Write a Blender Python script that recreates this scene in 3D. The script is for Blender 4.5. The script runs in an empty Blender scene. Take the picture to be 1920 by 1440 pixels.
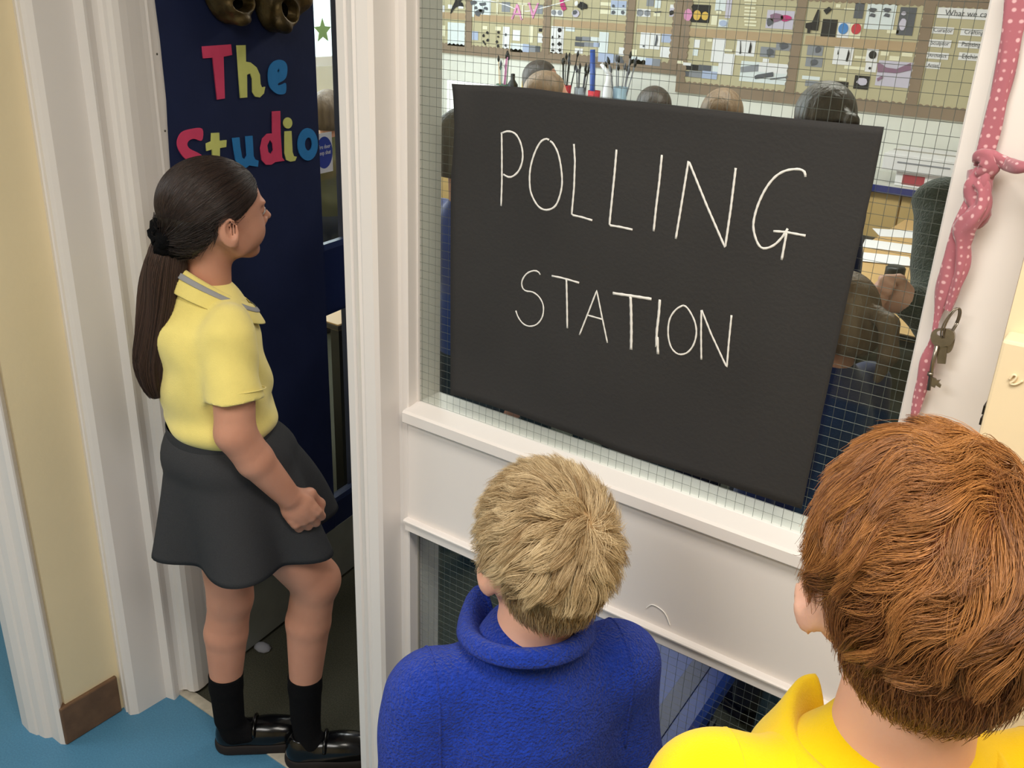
import bpy, bmesh, math, random
import numpy as np
from mathutils import Vector, Matrix

C = bpy.context.scene.collection
SC = bpy.context.scene
random.seed(7)
RNG = np.random.default_rng(11)

# ------------------------------------------------------------------ camera
CAM_H = 1.70
YAW, PITCH, ROLL, FPX = -0.6077616, 0.40335199, 0.04012273, 1774.14931
_f = np.array([math.sin(YAW)*math.cos(PITCH), math.cos(YAW)*math.cos(PITCH), -math.sin(PITCH)])
_r0 = np.array([math.cos(YAW), -math.sin(YAW), 0.0])
_u0 = np.cross(_r0, _f)
CR = math.cos(ROLL)*_r0 + math.sin(ROLL)*_u0
CU = -math.sin(ROLL)*_r0 + math.cos(ROLL)*_u0
CF = _f
cam_data = bpy.data.cameras.new('camera')
cam_data.sensor_fit = 'HORIZONTAL'; cam_data.sensor_width = 36.0
cam_data.lens = 36.0*FPX/1920.0
cam_data.clip_start = 0.02; cam_data.clip_end = 200
cam = bpy.data.objects.new('camera', cam_data); C.objects.link(cam)
m = Matrix.Identity(4)
for i in range(3):
    m[i][0] = CR[i]; m[i][1] = CU[i]; m[i][2] = -CF[i]
m[2][3] = CAM_H
cam.matrix_world = m
SC.camera = cam

# ------------------------------------------------------------------ world, exposure, light
SC.view_settings.view_transform = 'Standard'
SC.view_settings.look = 'None'
SC.view_settings.gamma = 1.0
SC.view_settings.use_curve_mapping = False
SC.view_settings.exposure = 0.14
w = bpy.data.worlds.new('world'); SC.world = w; w.use_nodes = True
w.node_tree.nodes['Background'].inputs[0].default_value = (0.80, 0.90, 1.0, 1)
w.node_tree.nodes['Background'].inputs[1].default_value = 2.6

def area(name, loc, size, energy, color, rot=(0, 0, 0)):
    L = bpy.data.lights.new(name, 'AREA'); L.shape = 'RECTANGLE'
    L.size, L.size_y = size; L.energy = energy; L.color = color
    o = bpy.data.objects.new(name, L); C.objects.link(o)
    o.location = loc; o.rotation_euler = rot
    return o
area('corridor_ceiling_lamp', (0.15, 0.25, 2.44), (1.3, 0.5), 24, (1.0, 0.93, 0.84))
area('corridor_ceiling_lamp.001', (-1.0, -0.75, 2.44), (1.2, 0.6), 26, (1.0, 0.96, 0.91))
area('corridor_ceiling_lamp.002', (-3.0, -0.3, 2.44), (0.9, 0.9), 16, (0.93, 0.97, 1.0))
area('classroom_ceiling_lamp', (-1.2, 3.6, 2.55), (1.5, 0.5), 34, (1.0, 0.96, 0.88))
area('classroom_ceiling_lamp.001', (-3.4, 3.4, 2.55), (1.5, 0.5), 34, (0.93, 0.97, 1.0))
# daylight entering at the classroom's window wall
area('window_daylight', (-4.8, 3.6, 1.75), (2.6, 1.2), 70, (0.86, 0.93, 1.0), (0, math.radians(-90), 0))

# ------------------------------------------------------------------ helpers
def ray(x, y):
    return (x-960)/FPX*CR - (y-720)/FPX*CU + CF
O3 = np.array([0, 0, CAM_H])
def on_y(x, y, Y):
    d = ray(x, y); return O3 + d*(Y/d[1])
def on_x(x, y, X):
    d = ray(x, y); return O3 + d*(X/d[0])
def on_z(x, y, Z=0.0):
    d = ray(x, y); return O3 + d*((Z-CAM_H)/d[2])
def at_depth(x, y, D):
    return O3 + ray(x, y)*D

def srgb(c):
    if isinstance(c, str):
        c = [int(c[i:i+2], 16)/255 for i in (0, 2, 4)]
    return tuple((v/12.92 if v <= 0.04045 else ((v+0.055)/1.055)**2.4) for v in c)

MATS = {}
def mat(name, col, rough=0.5, spec=0.5, metal=0.0, var=0.0, vscale=8.0, bump=0.0, bscale=60.0, col2=None,
        sss=0.0, sheen=0.0, coat=0.0, stretch=None, detail=4.0, emitw=0.0):
    if name in MATS: return MATS[name]
    M = bpy.data.materials.new(name); M.use_nodes = True; MATS[name] = M
    nt = M.node_tree; b = nt.nodes['Principled BSDF']
    c = srgb(col)
    b.inputs['Base Color'].default_value = (*c, 1)
    b.inputs['Roughness'].default_value = rough
    b.inputs['Specular IOR Level'].default_value = spec
    b.inputs['Metallic'].default_value = metal
    if sss: 
        b.inputs['Subsurface Weight'].default_value = sss
        b.inputs['Subsurface Radius'].default_value = (0.012, 0.005, 0.003)
        b.inputs['Subsurface Scale'].default_value = 0.6
    if sheen:
        b.inputs['Sheen Weight'].default_value = sheen
        b.inputs['Sheen Roughness'].default_value = 0.5
    if coat: b.inputs['Coat Weight'].default_value = coat; b.inputs['Coat Roughness'].default_value = 0.08
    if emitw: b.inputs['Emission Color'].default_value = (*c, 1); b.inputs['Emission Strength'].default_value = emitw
    tc = nt.nodes.new('ShaderNodeTexCoord')
    src = tc.outputs['Object']
    if stretch:
        mp = nt.nodes.new('ShaderNodeMapping'); mp.inputs['Scale'].default_value = stretch
        nt.links.new(src, mp.inputs['Vector']); src = mp.outputs['Vector']
    if var or col2:
        n = nt.nodes.new('ShaderNodeTexNoise'); n.inputs['Scale'].default_value = vscale; n.inputs['Detail'].default_value = detail
        nt.links.new(src, n.inputs['Vector'])
        mx = nt.nodes.new('ShaderNodeMix'); mx.data_type = 'RGBA'
        rm = nt.nodes.new('ShaderNodeMapRange'); rm.inputs['From Min'].default_value = 0.3; rm.inputs['From Max'].default_value = 0.7
        nt.links.new(n.outputs['Fac'], rm.inputs['Value']); nt.links.new(rm.outputs['Result'], mx.inputs['Factor'])
        if col2:
            a2 = srgb(col2); mx.inputs['A'].default_value = (*c, 1); mx.inputs['B'].default_value = (*a2, 1)
        else:
            mx.inputs['A'].default_value = (*[v*(1-var) for v in c], 1); mx.inputs['B'].default_value = (*[min(1, v*(1+var)) for v in c], 1)
        nt.links.new(mx.outputs['Result'], b.inputs['Base Color'])
    if bump:
        n2 = nt.nodes.new('ShaderNodeTexNoise'); n2.inputs['Scale'].default_value = bscale; n2.inputs['Detail'].default_value = 5
        nt.links.new(src, n2.inputs['Vector'])
        bp = nt.nodes.new('ShaderNodeBump'); bp.inputs['Strength'].default_value = bump; bp.inputs['Distance'].default_value = 0.01
        nt.links.new(n2.outputs['Fac'], bp.inputs['Height']); nt.links.new(bp.outputs['Normal'], b.inputs['Normal'])
    return M

def glass_mat():
    M = bpy.data.materials.new('wired_glass'); M.use_nodes = True
    nt = M.node_tree; nt.nodes.remove(nt.nodes['Principled BSDF'])
    out = nt.nodes['Material Output']
    tr = nt.nodes.new('ShaderNodeBsdfTransparent'); tr.inputs[0].default_value = (0.93, 0.96, 0.94, 1)
    gl = nt.nodes.new('ShaderNodeBsdfGlossy'); gl.inputs['Roughness'].default_value = 0.02
    lw = nt.nodes.new('ShaderNodeLayerWeight'); lw.inputs['Blend'].default_value = 0.5
    pw = nt.nodes.new('ShaderNodeMath'); pw.operation = 'POWER'; pw.inputs[1].default_value = 5.0; nt.links.new(lw.outputs['Facing'], pw.inputs[0])
    fr = nt.nodes.new('ShaderNodeMath'); fr.operation = 'MULTIPLY_ADD'; fr.inputs[1].default_value = 0.9; fr.inputs[2].default_value = 0.025; nt.links.new(pw.outputs[0], fr.inputs[0])
    mx = nt.nodes.new('ShaderNodeMixShader')
    nt.links.new(fr.outputs[0], mx.inputs[0]); nt.links.new(tr.outputs[0], mx.inputs[1]); nt.links.new(gl.outputs[0], mx.inputs[2])
    nt.links.new(mx.outputs[0], out.inputs[0])
    return M

def props(o, label=None, cat=None, group=None, kind=None):
    if label: o['label'] = label
    if cat: o['category'] = cat
    if group: o['group'] = group
    if kind: o['kind'] = kind
    return o

def mesh_obj(name, V, F, material, parent=None, smooth=False, label=None, cat=None, group=None, kind=None):
    me = bpy.data.meshes.new(name)
    if isinstance(V, np.ndarray) and isinstance(F, np.ndarray):
        k = F.shape[1]
        me.vertices.add(len(V)); me.vertices.foreach_set('co', V.astype(np.float32).ravel())
        me.loops.add(F.size); me.loops.foreach_set('vertex_index', F.astype(np.int32).ravel())
        me.polygons.add(len(F)); me.polygons.foreach_set('loop_start', np.arange(0, F.size, k, dtype=np.int32))
        me.update(calc_edges=True)
    else:
        me.from_pydata([tuple(v) for v in V], [], [tuple(f) for f in F])
    if smooth: me.polygons.foreach_set('use_smooth', np.ones(len(me.polygons), dtype=bool))
    me.update()
    if material: me.materials.append(material)
    o = bpy.data.objects.new(name, me); C.objects.link(o)
    if parent is not None: o.parent = parent
    return props(o, label, cat, group, kind)

def bm_obj(name, bm, material, parent=None, smooth=False, **k):
    me = bpy.data.meshes.new(name); bmesh.ops.recalc_face_normals(bm, faces=bm.faces[:]); bm.to_mesh(me); bm.free()
    if smooth: me.polygons.foreach_set('use_smooth', np.ones(len(me.polygons), dtype=bool))
    me.materials.append(material)
    o = bpy.data.objects.new(name, me); C.objects.link(o)
    if parent is not None: o.parent = parent
    return props(o, **k)

def bm_box(bm, x0, x1, y0, y1, z0, z1, bev=0.0, M=None):
    r = bmesh.ops.create_cube(bm, size=1.0)
    vs = r['verts']
    for v in vs:
        v.co = Vector((x0+(v.co.x+.5)*(x1-x0), y0+(v.co.y+.5)*(y1-y0), z0+(v.co.z+.5)*(z1-z0)))
        if M is not None: v.co = M @ v.co
    if bev:
        es = list({e for v in vs for e in v.link_edges})
        bmesh.ops.bevel(bm, geom=es, offset=bev, segments=2, affect='EDGES', profile=0.5)

def box(name, x0, x1, y0, y1, z0, z1, material, parent=None, bev=0.0, M=None, **k):
    bm = bmesh.new(); bm_box(bm, x0, x1, y0, y1, z0, z1, bev, M)
    return bm_obj(name, bm, material, parent, **k)

def prism(name, pts, z0, z1, material, parent=None, **k):
    n = len(pts)
    V = [(p[0], p[1], z0) for p in pts]+[(p[0], p[1], z1) for p in pts]
    bm = bmesh.new(); vs = [bm.verts.new(v) for v in V]
    bm.faces.new(vs[:n]); bm.faces.new(vs[n:][::-1])
    for i in range(n):
        j = (i+1) % n; bm.faces.new((vs[i], vs[j], vs[n+j], vs[n+i]))
    return bm_obj(name, bm, material, parent, **k)

def empty(name, loc=(0, 0, 0), rz=0.0, label=None, cat=None, group=None, kind=None, parent=None):
    o = bpy.data.objects.new(name, None); C.objects.link(o)
    o.location = loc; o.rotation_euler = (0, 0, rz); o.empty_display_size = 0.05
    if parent is not None: o.parent = parent
    return props(o, label, cat, group, kind)

def tube_geo(path, rad, nseg=10, cap=True, squash=1.0, up=None):
    """path (n,3), rad scalar or (n,) -> V,F(list)"""
    P = np.asarray(path, float); n = len(P)
    R = np.broadcast_to(np.asarray(rad, float), (n,))
    T = np.gradient(P, axis=0); T /= np.linalg.norm(T, axis=1)[:, None]+1e-12
    u = np.array(up, float) if up is not None else (np.array([0, 0, 1.0]) if abs(T[0][2]) < .9 else np.array([1.0, 0, 0]))
    V = []
    for i in range(n):
        a = u-T[i]*(u@T[i]); a /= np.linalg.norm(a)+1e-12; b = np.cross(T[i], a)
        if up is None: u = a
        for k in range(nseg):
            t = 2*math.pi*k/nseg
            V.append(P[i]+R[i]*(math.cos(t)*a*squash+math.sin(t)*b))
    F = []
    for i in range(n-1):
        for k in range(nseg):
            k2 = (k+1) % nseg
            F.append((i*nseg+k, i*nseg+k2, (i+1)*nseg+k2, (i+1)*nseg+k))
    if cap:
        F.append(tuple(range(nseg))[::-1]); F.append(tuple((n-1)*nseg+k for k in range(nseg)))
    return V, F
def tube(name, path, rad, material, parent=None, nseg=10, squash=1.0, up=None, **k):
    V, F = tube_geo(path, rad, nseg, True, squash, up)
    return mesh_obj(name, V, F, material, parent, smooth=True, **k)

def lathe(name, prof, material, parent=None, n=20, loc=(0, 0, 0), **k):
    V = []; F = []
    for r, z in prof:
        for i in range(n):
            t = 2*math.pi*i/n; V.append((loc[0]+r*math.cos(t), loc[1]+r*math.sin(t), loc[2]+z))
    for j in range(len(prof)-1):
        for i in range(n):
            i2 = (i+1) % n; F.append((j*n+i, j*n+i2, (j+1)*n+i2, (j+1)*n+i))
    F.append(tuple(range(n))[::-1]); F.append(tuple((len(prof)-1)*n+i for i in range(n)))
    return mesh_obj(name, V, F, material, parent, smooth=True, **k)

def text_obj(name, s, size, M4, material, parent=None, extrude=0.0004, **k):
    cu = bpy.data.curves.new(name, 'FONT'); cu.body = s; cu.size = size; cu.extrude = extrude
    cu.align_x = 'CENTER'; cu.align_y = 'CENTER'; cu.resolution_u = 2
    t = bpy.data.objects.new(name, cu)
    me = bpy.data.meshes.new_from_object(t); bpy.data.objects.remove(t)
    me.transform(M4); me.materials.clear(); me.materials.append(material)
    o = bpy.data.objects.new(name, me); C.objects.link(o)
    if parent is not None: o.parent = parent
    return props(o, **k)

def poly_plate(name, outer, holes, thick, M4, material, parent=None, **k):
    """flat cut-out with holes (2D points) extruded and transformed"""
    cu = bpy.data.curves.new(name, 'CURVE'); cu.dimensions = '2D'; cu.fill_mode = 'BOTH'; cu.extrude = thick/2
    for pts in [outer]+list(holes):
        sp = cu.splines.new('POLY'); sp.points.add(len(pts)-1); sp.use_cyclic_u = True
        for i, p in enumerate(pts): sp.points[i].co = (p[0], p[1], 0, 1)
    t = bpy.data.objects.new(name, cu)
    me = bpy.data.meshes.new_from_object(t); bpy.data.objects.remove(t)
    me.transform(M4); me.materials.clear(); me.materials.append(material)
    o = bpy.data.objects.new(name, me); C.objects.link(o)
    if parent is not None: o.parent = parent
    return props(o, **k)

def smooth_pts(pts, n=6, closed=False):
    """Catmull-Rom"""
    P = np.asarray(pts, float); N = len(P); out = []
    rng = range(N) if closed else range(N-1)
    for i in rng:
        if closed: p0, p1, p2, p3 = P[(i-1) % N], P[i], P[(i+1) % N], P[(i+2) % N]
        else: p0, p1, p2, p3 = P[max(i-1, 0)], P[i], P[i+1], P[min(i+2, N-1)]
        for k in range(n):
            t = k/n
            out.append(0.5*((2*p1)+(-p0+p2)*t+(2*p0-5*p1+4*p2-p3)*t*t+(-p0+3*p1-3*p2+p3)*t**3))
    if not closed: out.append(P[-1])
    return np.array(out)
# ------------------------------------------------------------------ materials
M_white = mat('white_gloss_paint', 'E6E0DC', 0.32, 0.5, var=0.012, vscale=3, bump=0.012, bscale=18)
M_cream = mat('cream_wall_paint', 'E8D8B4', 0.6, 0.3, var=0.03, vscale=3, bump=0.05, bscale=90)
M_creamR = mat('cream_metal_paint', 'EFDCB8', 0.45, 0.4, var=0.02, bump=0.03)
M_classw = mat('classroom_wall_paint', 'DDD8CC', 0.7, 0.3, var=0.02)
M_ceil = mat('ceiling_paint', 'E8E6E0', 0.8, 0.2)
M_vinyl = mat('blue_vinyl_floor', '4A7E9E', 0.5, 0.4, var=0.12, vscale=260, bump=0.03, bscale=300)
M_carpet = mat('dark_olive_carpet', '57574A', 0.95, 0.1, col2='3D3E36', vscale=300, bump=0.6, bscale=500)
M_strip = mat('threshold_metal', 'B9B2A2', 0.45, 0.5, var=0.15, vscale=40)
M_brown = mat('brown_skirting_vinyl', '6B513C', 0.55, 0.4, var=0.2, vscale=25, bump=0.1)
M_navy = mat('navy_door_paint', '17234A', 0.42, 0.4, var=0.05, vscale=6, bump=0.03, bscale=40)
M_banner = mat('navy_backing_paper', '1B2548', 0.75, 0.2, var=0.06, vscale=14, bump=0.08, bscale=30)
M_kick = mat('grey_kick_plate', '7C7F7A', 0.38, 0.5, var=0.08, vscale=12)
M_screw = mat('dull_screw', '77736A', 0.35, 0.5, metal=0.9)
M_black = mat('black_plastic', '141414', 0.4, 0.4)
M_glass = glass_mat(); MATS['g'] = M_glass
M_wire = mat('steel_wire', '6E726E', 0.4, 0.5, metal=0.6)
M_putty = mat('old_putty', '8A8780', 0.7)

S = dict(kind='structure')
# floors, ceiling, outer walls
box('floor', -4.6, 1.7, -2.0, 1.088, -0.08, 0.0, M_vinyl, **S)
box('floor_left_bay', -4.6, -1.93, 1.088, 1.5, -0.08, 0.0, M_vinyl, **S)
box('floor_classroom', -1.93, 3.0, 1.112, 5.6, -0.08, 0.0, M_carpet, **S)
box('floor_classroom_left', -5.0, -1.93, 1.5, 5.6, -0.08, 0.0, M_carpet, **S)
box('trim_threshold', -1.80, -0.99, 1.086, 1.114, -0.02, 0.004, M_strip, bev=0.001, **S)
box('ceiling', -4.6, 1.7, -2.0, 1.1, 2.5, 2.6, M_ceil, **S)
box('ceiling_classroom', -5.0, 3.0, 1.1, 5.6, 2.62, 2.7, M_ceil, **S)
box('wall_corridor_back', -4.6, 1.7, -2.1, -2.0, 0, 2.6, M_cream, **S)
box('wall_corridor_right', 1.6, 1.7, -2.0, 1.0, 0, 2.6, M_cream, **S)
box('wall_corridor_left', -4.7, -4.6, -2.0, 1.6, 0, 2.6, M_cream, **S)
box('wall_bay_back', -4.6, -1.93, 1.42, 1.5, 0, 2.62, M_cream, **S)
box('wall_nib', -1.93, -1.815, 0.836, 1.5, 0, 2.5, M_cream, **S)
box('wall_header', -1.815, 1.7, 1.0, 1.1, 2.12, 2.62, M_cream, **S)
box('wall_right_of_window', -0.1065, 1.7, 0.985, 1.1, 0, 2.12, M_creamR, **S)
box('wall_classroom_right', 3.0, 3.1, 1.1, 5.6, 0, 2.7, M_classw, **S)
box('wall_classroom_front', 1.7, 3.0, 1.0, 1.1, 0, 2.7, M_classw, **S)
BW = 5.40
M_backw = mat('back_wall_paint', 'E2E0D8', 0.7, 0.3, var=0.02)
box('wall_classroom_back', -5.0, 3.0, BW, BW+0.1, 0, 2.7, M_backw, **S)
# classroom left wall with a row of windows
xw = -4.9
for (a, b, c, d) in [(1.5, 5.4, 0, 1.12), (1.5, 5.4, 2.35, 2.7), (1.5, 2.0, 1.12, 2.35), (5.2, 5.4, 1.12, 2.35)]:
    box('wall_classroom_left', xw-0.1, xw, a, b, c, d, M_classw, **S)
for i in range(4):
    y0 = 2.0+i*0.8
    e = empty('window_%d' % (i+3), (0, 0, 0), kind='structure')
    for (a, b, c, d) in [(y0, y0+0.05, 1.12, 2.35), (y0+0.75, y0+0.8, 1.12, 2.35), (y0+0.05, y0+0.75, 1.12, 1.18), (y0+0.05, y0+0.75, 2.29, 2.35)]:
        box('window_frame', xw-0.07, xw-0.02, a, b, c, d, M_white, e)
    box('window_pane', xw-0.05, xw-0.045, y0+0.05, y0+0.75, 1.18, 2.29, M_glass, e)
# skirting block on the nib
box('baseboard_nib', -1.835, -1.806, 0.818, 0.965, 0, 0.107, M_brown, bev=0.004, **S)
# left architrave of the bay opening at the end of the nib
prism('trim_bay_architrave', [(-1.965, 0.800), (-1.955, 0.792), (-1.915, 0.788), (-1.893, 0.793), (-1.889, 0.797), (-1.884, 0.797), (-1.868, 0.80), (-1.862, 0.806),
      (-1.858, 0.812), (-1.822, 0.812), (-1.812, 0.818), (-1.812, 0.822), (-1.83, 0.84), (-1.965, 0.84)], 0, 2.3, M_white, **S)
# door jamb at the left
prism('trim_door_jamb_left', [(-1.820, 0.976), (-1.803, 0.971), (-1.795, 0.968), (-1.789, 0.972), (-1.786, 0.968), (-1.778, 0.968), (-1.772, 0.975), (-1.766, 0.984),
      (-1.763, 1.060), (-1.739, 1.066), (-1.739, 1.071), (-1.746, 1.090), (-1.746, 1.11), (-1.82, 1.11)], 0, 2.12, M_white, **S)
prism('trim_door_jamb_right', [(-1.000, 1.10), (-1.000, 0.984), (-0.994, 0.977), (-0.978, 0.975), (-0.975, 0.979), (-0.971, 0.975), (-0.963, 0.972), (-0.957, 0.969), (-0.953, 0.9715),
      (-0.949, 0.969), (-0.930, 0.971), (-0.925, 0.977), (-0.925, 1.019), (-0.921, 1.022), (-0.911, 1.022), (-0.909, 1.024), (-0.909, 1.10)], 0, 2.12, M_white, **S)
# a few old fixings in the jamb face
for i, (px, py_) in enumerate([(184, 149), (203, 294), (220, 429), (236, 557), (253, 678), (295, 1004), (307, 1102), (319, 1194), (331, 1283)]):
    p = on_x(px, py_, -1.7445)
    o = lathe('screw_head', [(0.0028, -0.001), (0.0028, 0.0004), (0.0018, 0.0010), (0.0004, 0.0011)], M_screw, bpy.data.objects['trim_door_jamb_left'], n=8)
    o.rotation_euler = (0, math.pi/2, 0.25); o.location = (-1.7445+0.0005, p[1], p[2])
# right side of the window: bead and casing
prism('trim_window_casing_right', [(-0.192, 1.10), (-0.192, 1.024), (-0.190, 1.022), (-0.176, 1.021), (-0.1735, 1.018), (-0.1725, 1.012), (-0.110, 1.012), (-0.107, 1.016), (-0.107, 1.10)], 0, 2.12, M_white, **S)

# ------------------------------------------------------------------ partition window
GY = 1.048
win = empty('window_1', (0, 0, 0), kind='structure')
# sill / rail between the two panes
def sill_profile(name, pts, x0, x1, m_, parent):
    n = len(pts); V = [(x0, p[0], p[1]) for p in pts]+[(x1, p[0], p[1]) for p in pts]
    F = [tuple(range(n))[::-1], tuple(range(n, 2*n))]+[(i, (i+1) % n, n+(i+1) % n, n+i) for i in range(n)]
    bm = bmesh.new(); vs = [bm.verts.new(v) for v in V]
    for f in F: bm.faces.new([vs[i] for i in f])
    return bm_obj(name, bm, m_, parent)
X0, X1 = -0.910, -0.190
sill_profile('window_sill', [(1.10, 1.074), (1.046, 1.076), (1.014, 1.071), (1.010, 1.068), (1.010, 1.052), (1.013, 1.049), (1.10, 1.049)], X0-0.001, X1, M_white, win)
sill_profile('mid_panel', [(1.10, 1.049), (1.0225, 1.049), (1.0225, 0.872), (1.10, 0.872)], X0, X1, M_white, win)
sill_profile('lower_bead', [(1.10, 0.872), (1.013, 0.872), (1.011, 0.870), (1.011, 0.868), (1.016, 0.865), (1.016, 0.850), (1.019, 0.848), (1.10, 0.848)], X0-0.002, X1, M_white, win)
sill_profile('bottom_rail', [(1.10, 0.12), (1.018, 0.115), (1.018, 0.0), (1.10, 0.0)], X0, X1, M_white, win)
sill_profile('top_rail', [(1.10, 2.06), (1.018, 2.06), (1.018, 2.12), (1.10, 2.12)], X0, X1, M_white, win)
box('glass_pane', X0, X1, GY, GY+0.006, 1.07, 2.065, M_glass, win)
box('glass_pane', X0, X1, GY, GY+0.006, 0.115, 0.85, M_glass, win)
# glazing beads
for zz0, zz1 in ((1.075, 2.06), (0.12, 0.848)):
    box('glazing_bead', X0, X0+0.0035, GY-0.004, GY, zz0, zz1, M_putty if zz0 < 1 else M_white, win)
def wires(z0, z1, parent):
    Vs = []; Fs = []
    def bar(a, b, r=0.00028):
        V, F = tube_geo([a, b], r, 4, False)
        o = len(Vs); Vs.extend(V); Fs.extend([tuple(i+o for i in f) for f in F])
    p = 0.0127; x = X0+0.006; k = 0
    while x < X1:
        bar((x, GY+0.0025, z0), (x+0.002*math.sin(k), GY+0.0025, z1)); x += p; k += 1
    z = z0+0.004
    while z < z1:
        bar((X0, GY+0.0025, z), (X1, GY+0.0025, z+0.0015*math.sin(z*40))); z += p
    mesh_obj('wire_mesh', Vs, Fs, M_wire, parent, kind='stuff')
wires(1.072, 2.062, win); wires(0.117, 0.85, win)

# thin scratch curl on the mid panel and scuffs
pth = [on_y(*q, 1.0215) for q in smooth_pts([(1212, 1140), (1222, 1134), (1236, 1140), (1248, 1152), (1256, 1172)], 4)]
V_, F_ = tube_geo(pth, 0.0007, 5)
mesh_obj('loose_thread', V_, F_, mat('white_thread', 'F2F0EA', 0.6), None, label='fine white curl of thread stuck on the white panel under the window', cat='thread')

# ------------------------------------------------------------------ door leaf
HX, HY = -1.714, 1.104
DANG = math.atan2(0.99223169, -0.12440367)
door = empty('door_1', (HX, HY, 0), DANG, kind='structure')
# door local frame: +x along the leaf away from the hinge, -y out of the corridor face, z up
Md = Matrix.Translation((HX, HY, 0)) @ Matrix.Rotation(DANG, 4, 'Z')
Dv = np.array([math.cos(DANG), math.sin(DANG), 0.0]); Nv = np.array([Dv[1], -Dv[0], 0.0]); HP = np.array([HX, HY, 0.0])
def on_door(x, y, off=0.0):
    d = ray(x, y); t = ((HP+Nv*off-O3)@Nv)/(d@Nv); p = O3+d*t
    return np.array([(p-HP)@Dv, p[2]])
T = 0.044
def dbox(name, s0, s1, z0, z1, m_, y0=0.0, y1=T, bev=0.0, **k): return box(name, s0, s1, y0, y1, z0, z1, m_, door, bev, **k)
dbox('stile', 0.014, 0.580, 0.008, 2.04, M_navy)
dbox('stile', 0.702, 0.760, 0.008, 2.04, M_navy)
dbox('rail', 0.580, 0.702, 0.008, 0.270, M_navy)
dbox('rail', 0.580, 0.702, 0.860, 1.030, M_navy)
dbox('rail', 0.580, 0.702, 1.86, 2.04, M_navy)
dbox('vision_pane', 0.580, 0.702, 0.270, 0.860, M_glass, 0.019, 0.025)
dbox('vision_pane', 0.580, 0.702, 1.030, 1.86, M_glass, 0.019, 0.025)
M_navy2 = mat('blue_glazing_bead', '2C3A63', 0.4)
for z0, z1 in ((0.27, 0.86), (1.03, 1.86)):
    dbox('pane_bead', 0.580, 0.588, z0, z1, M_navy, 0.004, 0.016)
    dbox('pane_bead', 0.694, 0.702, z0, z1, M_navy, 0.004, 0.016)
    dbox('pane_bead', 0.588, 0.694, z0, z0+0.016, M_navy2, 0.002, 0.019)
    dbox('pane_bead', 0.588, 0.694, z1-0.01, z1, M_navy, 0.004, 0.019)
dbox('kick_plate', 0.110, 0.758, 0.010, 0.192, M_kick, -0.0015, 0.001)
# white finger guard: folded strip between jamb and leaf
def dl(x, y):  # world xy -> door local
    v = np.array([x-HX, y-HY, 0]); return (v@Dv, -(v@Nv))
gp_ = [dl(-1.7465, 1.082), dl(-1.741, 1.096), dl(-1.733, 1.1015), dl(-1.722, 1.102), dl(-1.712, 1.107), dl(-1.7075, 1.118), (0.030, -0.009), (0.055, -0.006), (0.066, -0.004), (0.078, -0.0045), (0.082, -0.007), (0.0835, -0.003), (0.108, -0.003), (0.109, -0.0005)]
g2 = [(0.108, 0.0), (0.06, 0.0), (0.03, -0.004), (dl(-1.7095, 1.119)), dl(-1.714, 1.109), dl(-1.722, 1.104), dl(-1.734, 1.1035), dl(-1.743, 1.098), dl(-1.7475, 1.083)]
prism('finger_guard', gp_+g2, 0.012, 2.03, M_white, door)
for k in range(14):
    zz = 0.06+k*0.1485-0.006
    o = lathe('screw_head', [(0.0028, 0), (0.0022, 0.001), (0.0005, 0.0014)], M_screw, door, n=8)
    o.rotation_euler = (math.pi/2, 0, 0); o.location = (0.097, -0.0025, zz)
# ------------------------------------------------------------------ things on the door
M_pink = mat('pink_paper', 'D9486E', 0.7, 0.2, var=0.05, vscale=30)
M_lime = mat('lime_paper', 'D3D77E', 0.7, 0.2, var=0.05, vscale=30)
M_sky = mat('blue_card_paper', '2F7FC0', 0.7, 0.2, var=0.05, vscale=30)
def door_plane(off):
    # (x along leaf, y up, z thickness) -> world, lying off metres proud of the corridor face
    return Md @ Matrix(((1, 0, 0, 0), (0, 0, -1, -off), (0, 1, 0, 0), (0, 0, 0, 1)))
left_edge = [(290, 0), (300, 75), (305, 125), (311, 175), (314, 235), (318, 300), (322, 360), (333, 470), (340, 560)]
bp = [tuple(on_door(*q, 0.004)) for q in left_edge]
bz0 = bp[-1][1]
bp = [(bp[0][0]-0.001, 1.98)]+bp
outer = bp+[(0.1105, 0.6), (0.1105, 0.196), (0.577, 0.196), (0.577, 0.9), (0.578, 1.5), (0.577, 1.98)]
poly_plate('backing_paper', outer, [], 0.0012, door_plane(0.0045), M_banner, None, label='large sheet of navy backing paper with a wavy edge covering the studio door', cat='paper')
box('trim_door_head', -1.82, -0.925, 0.972, 1.10, 2.045, 2.12, M_white, **S)

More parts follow.
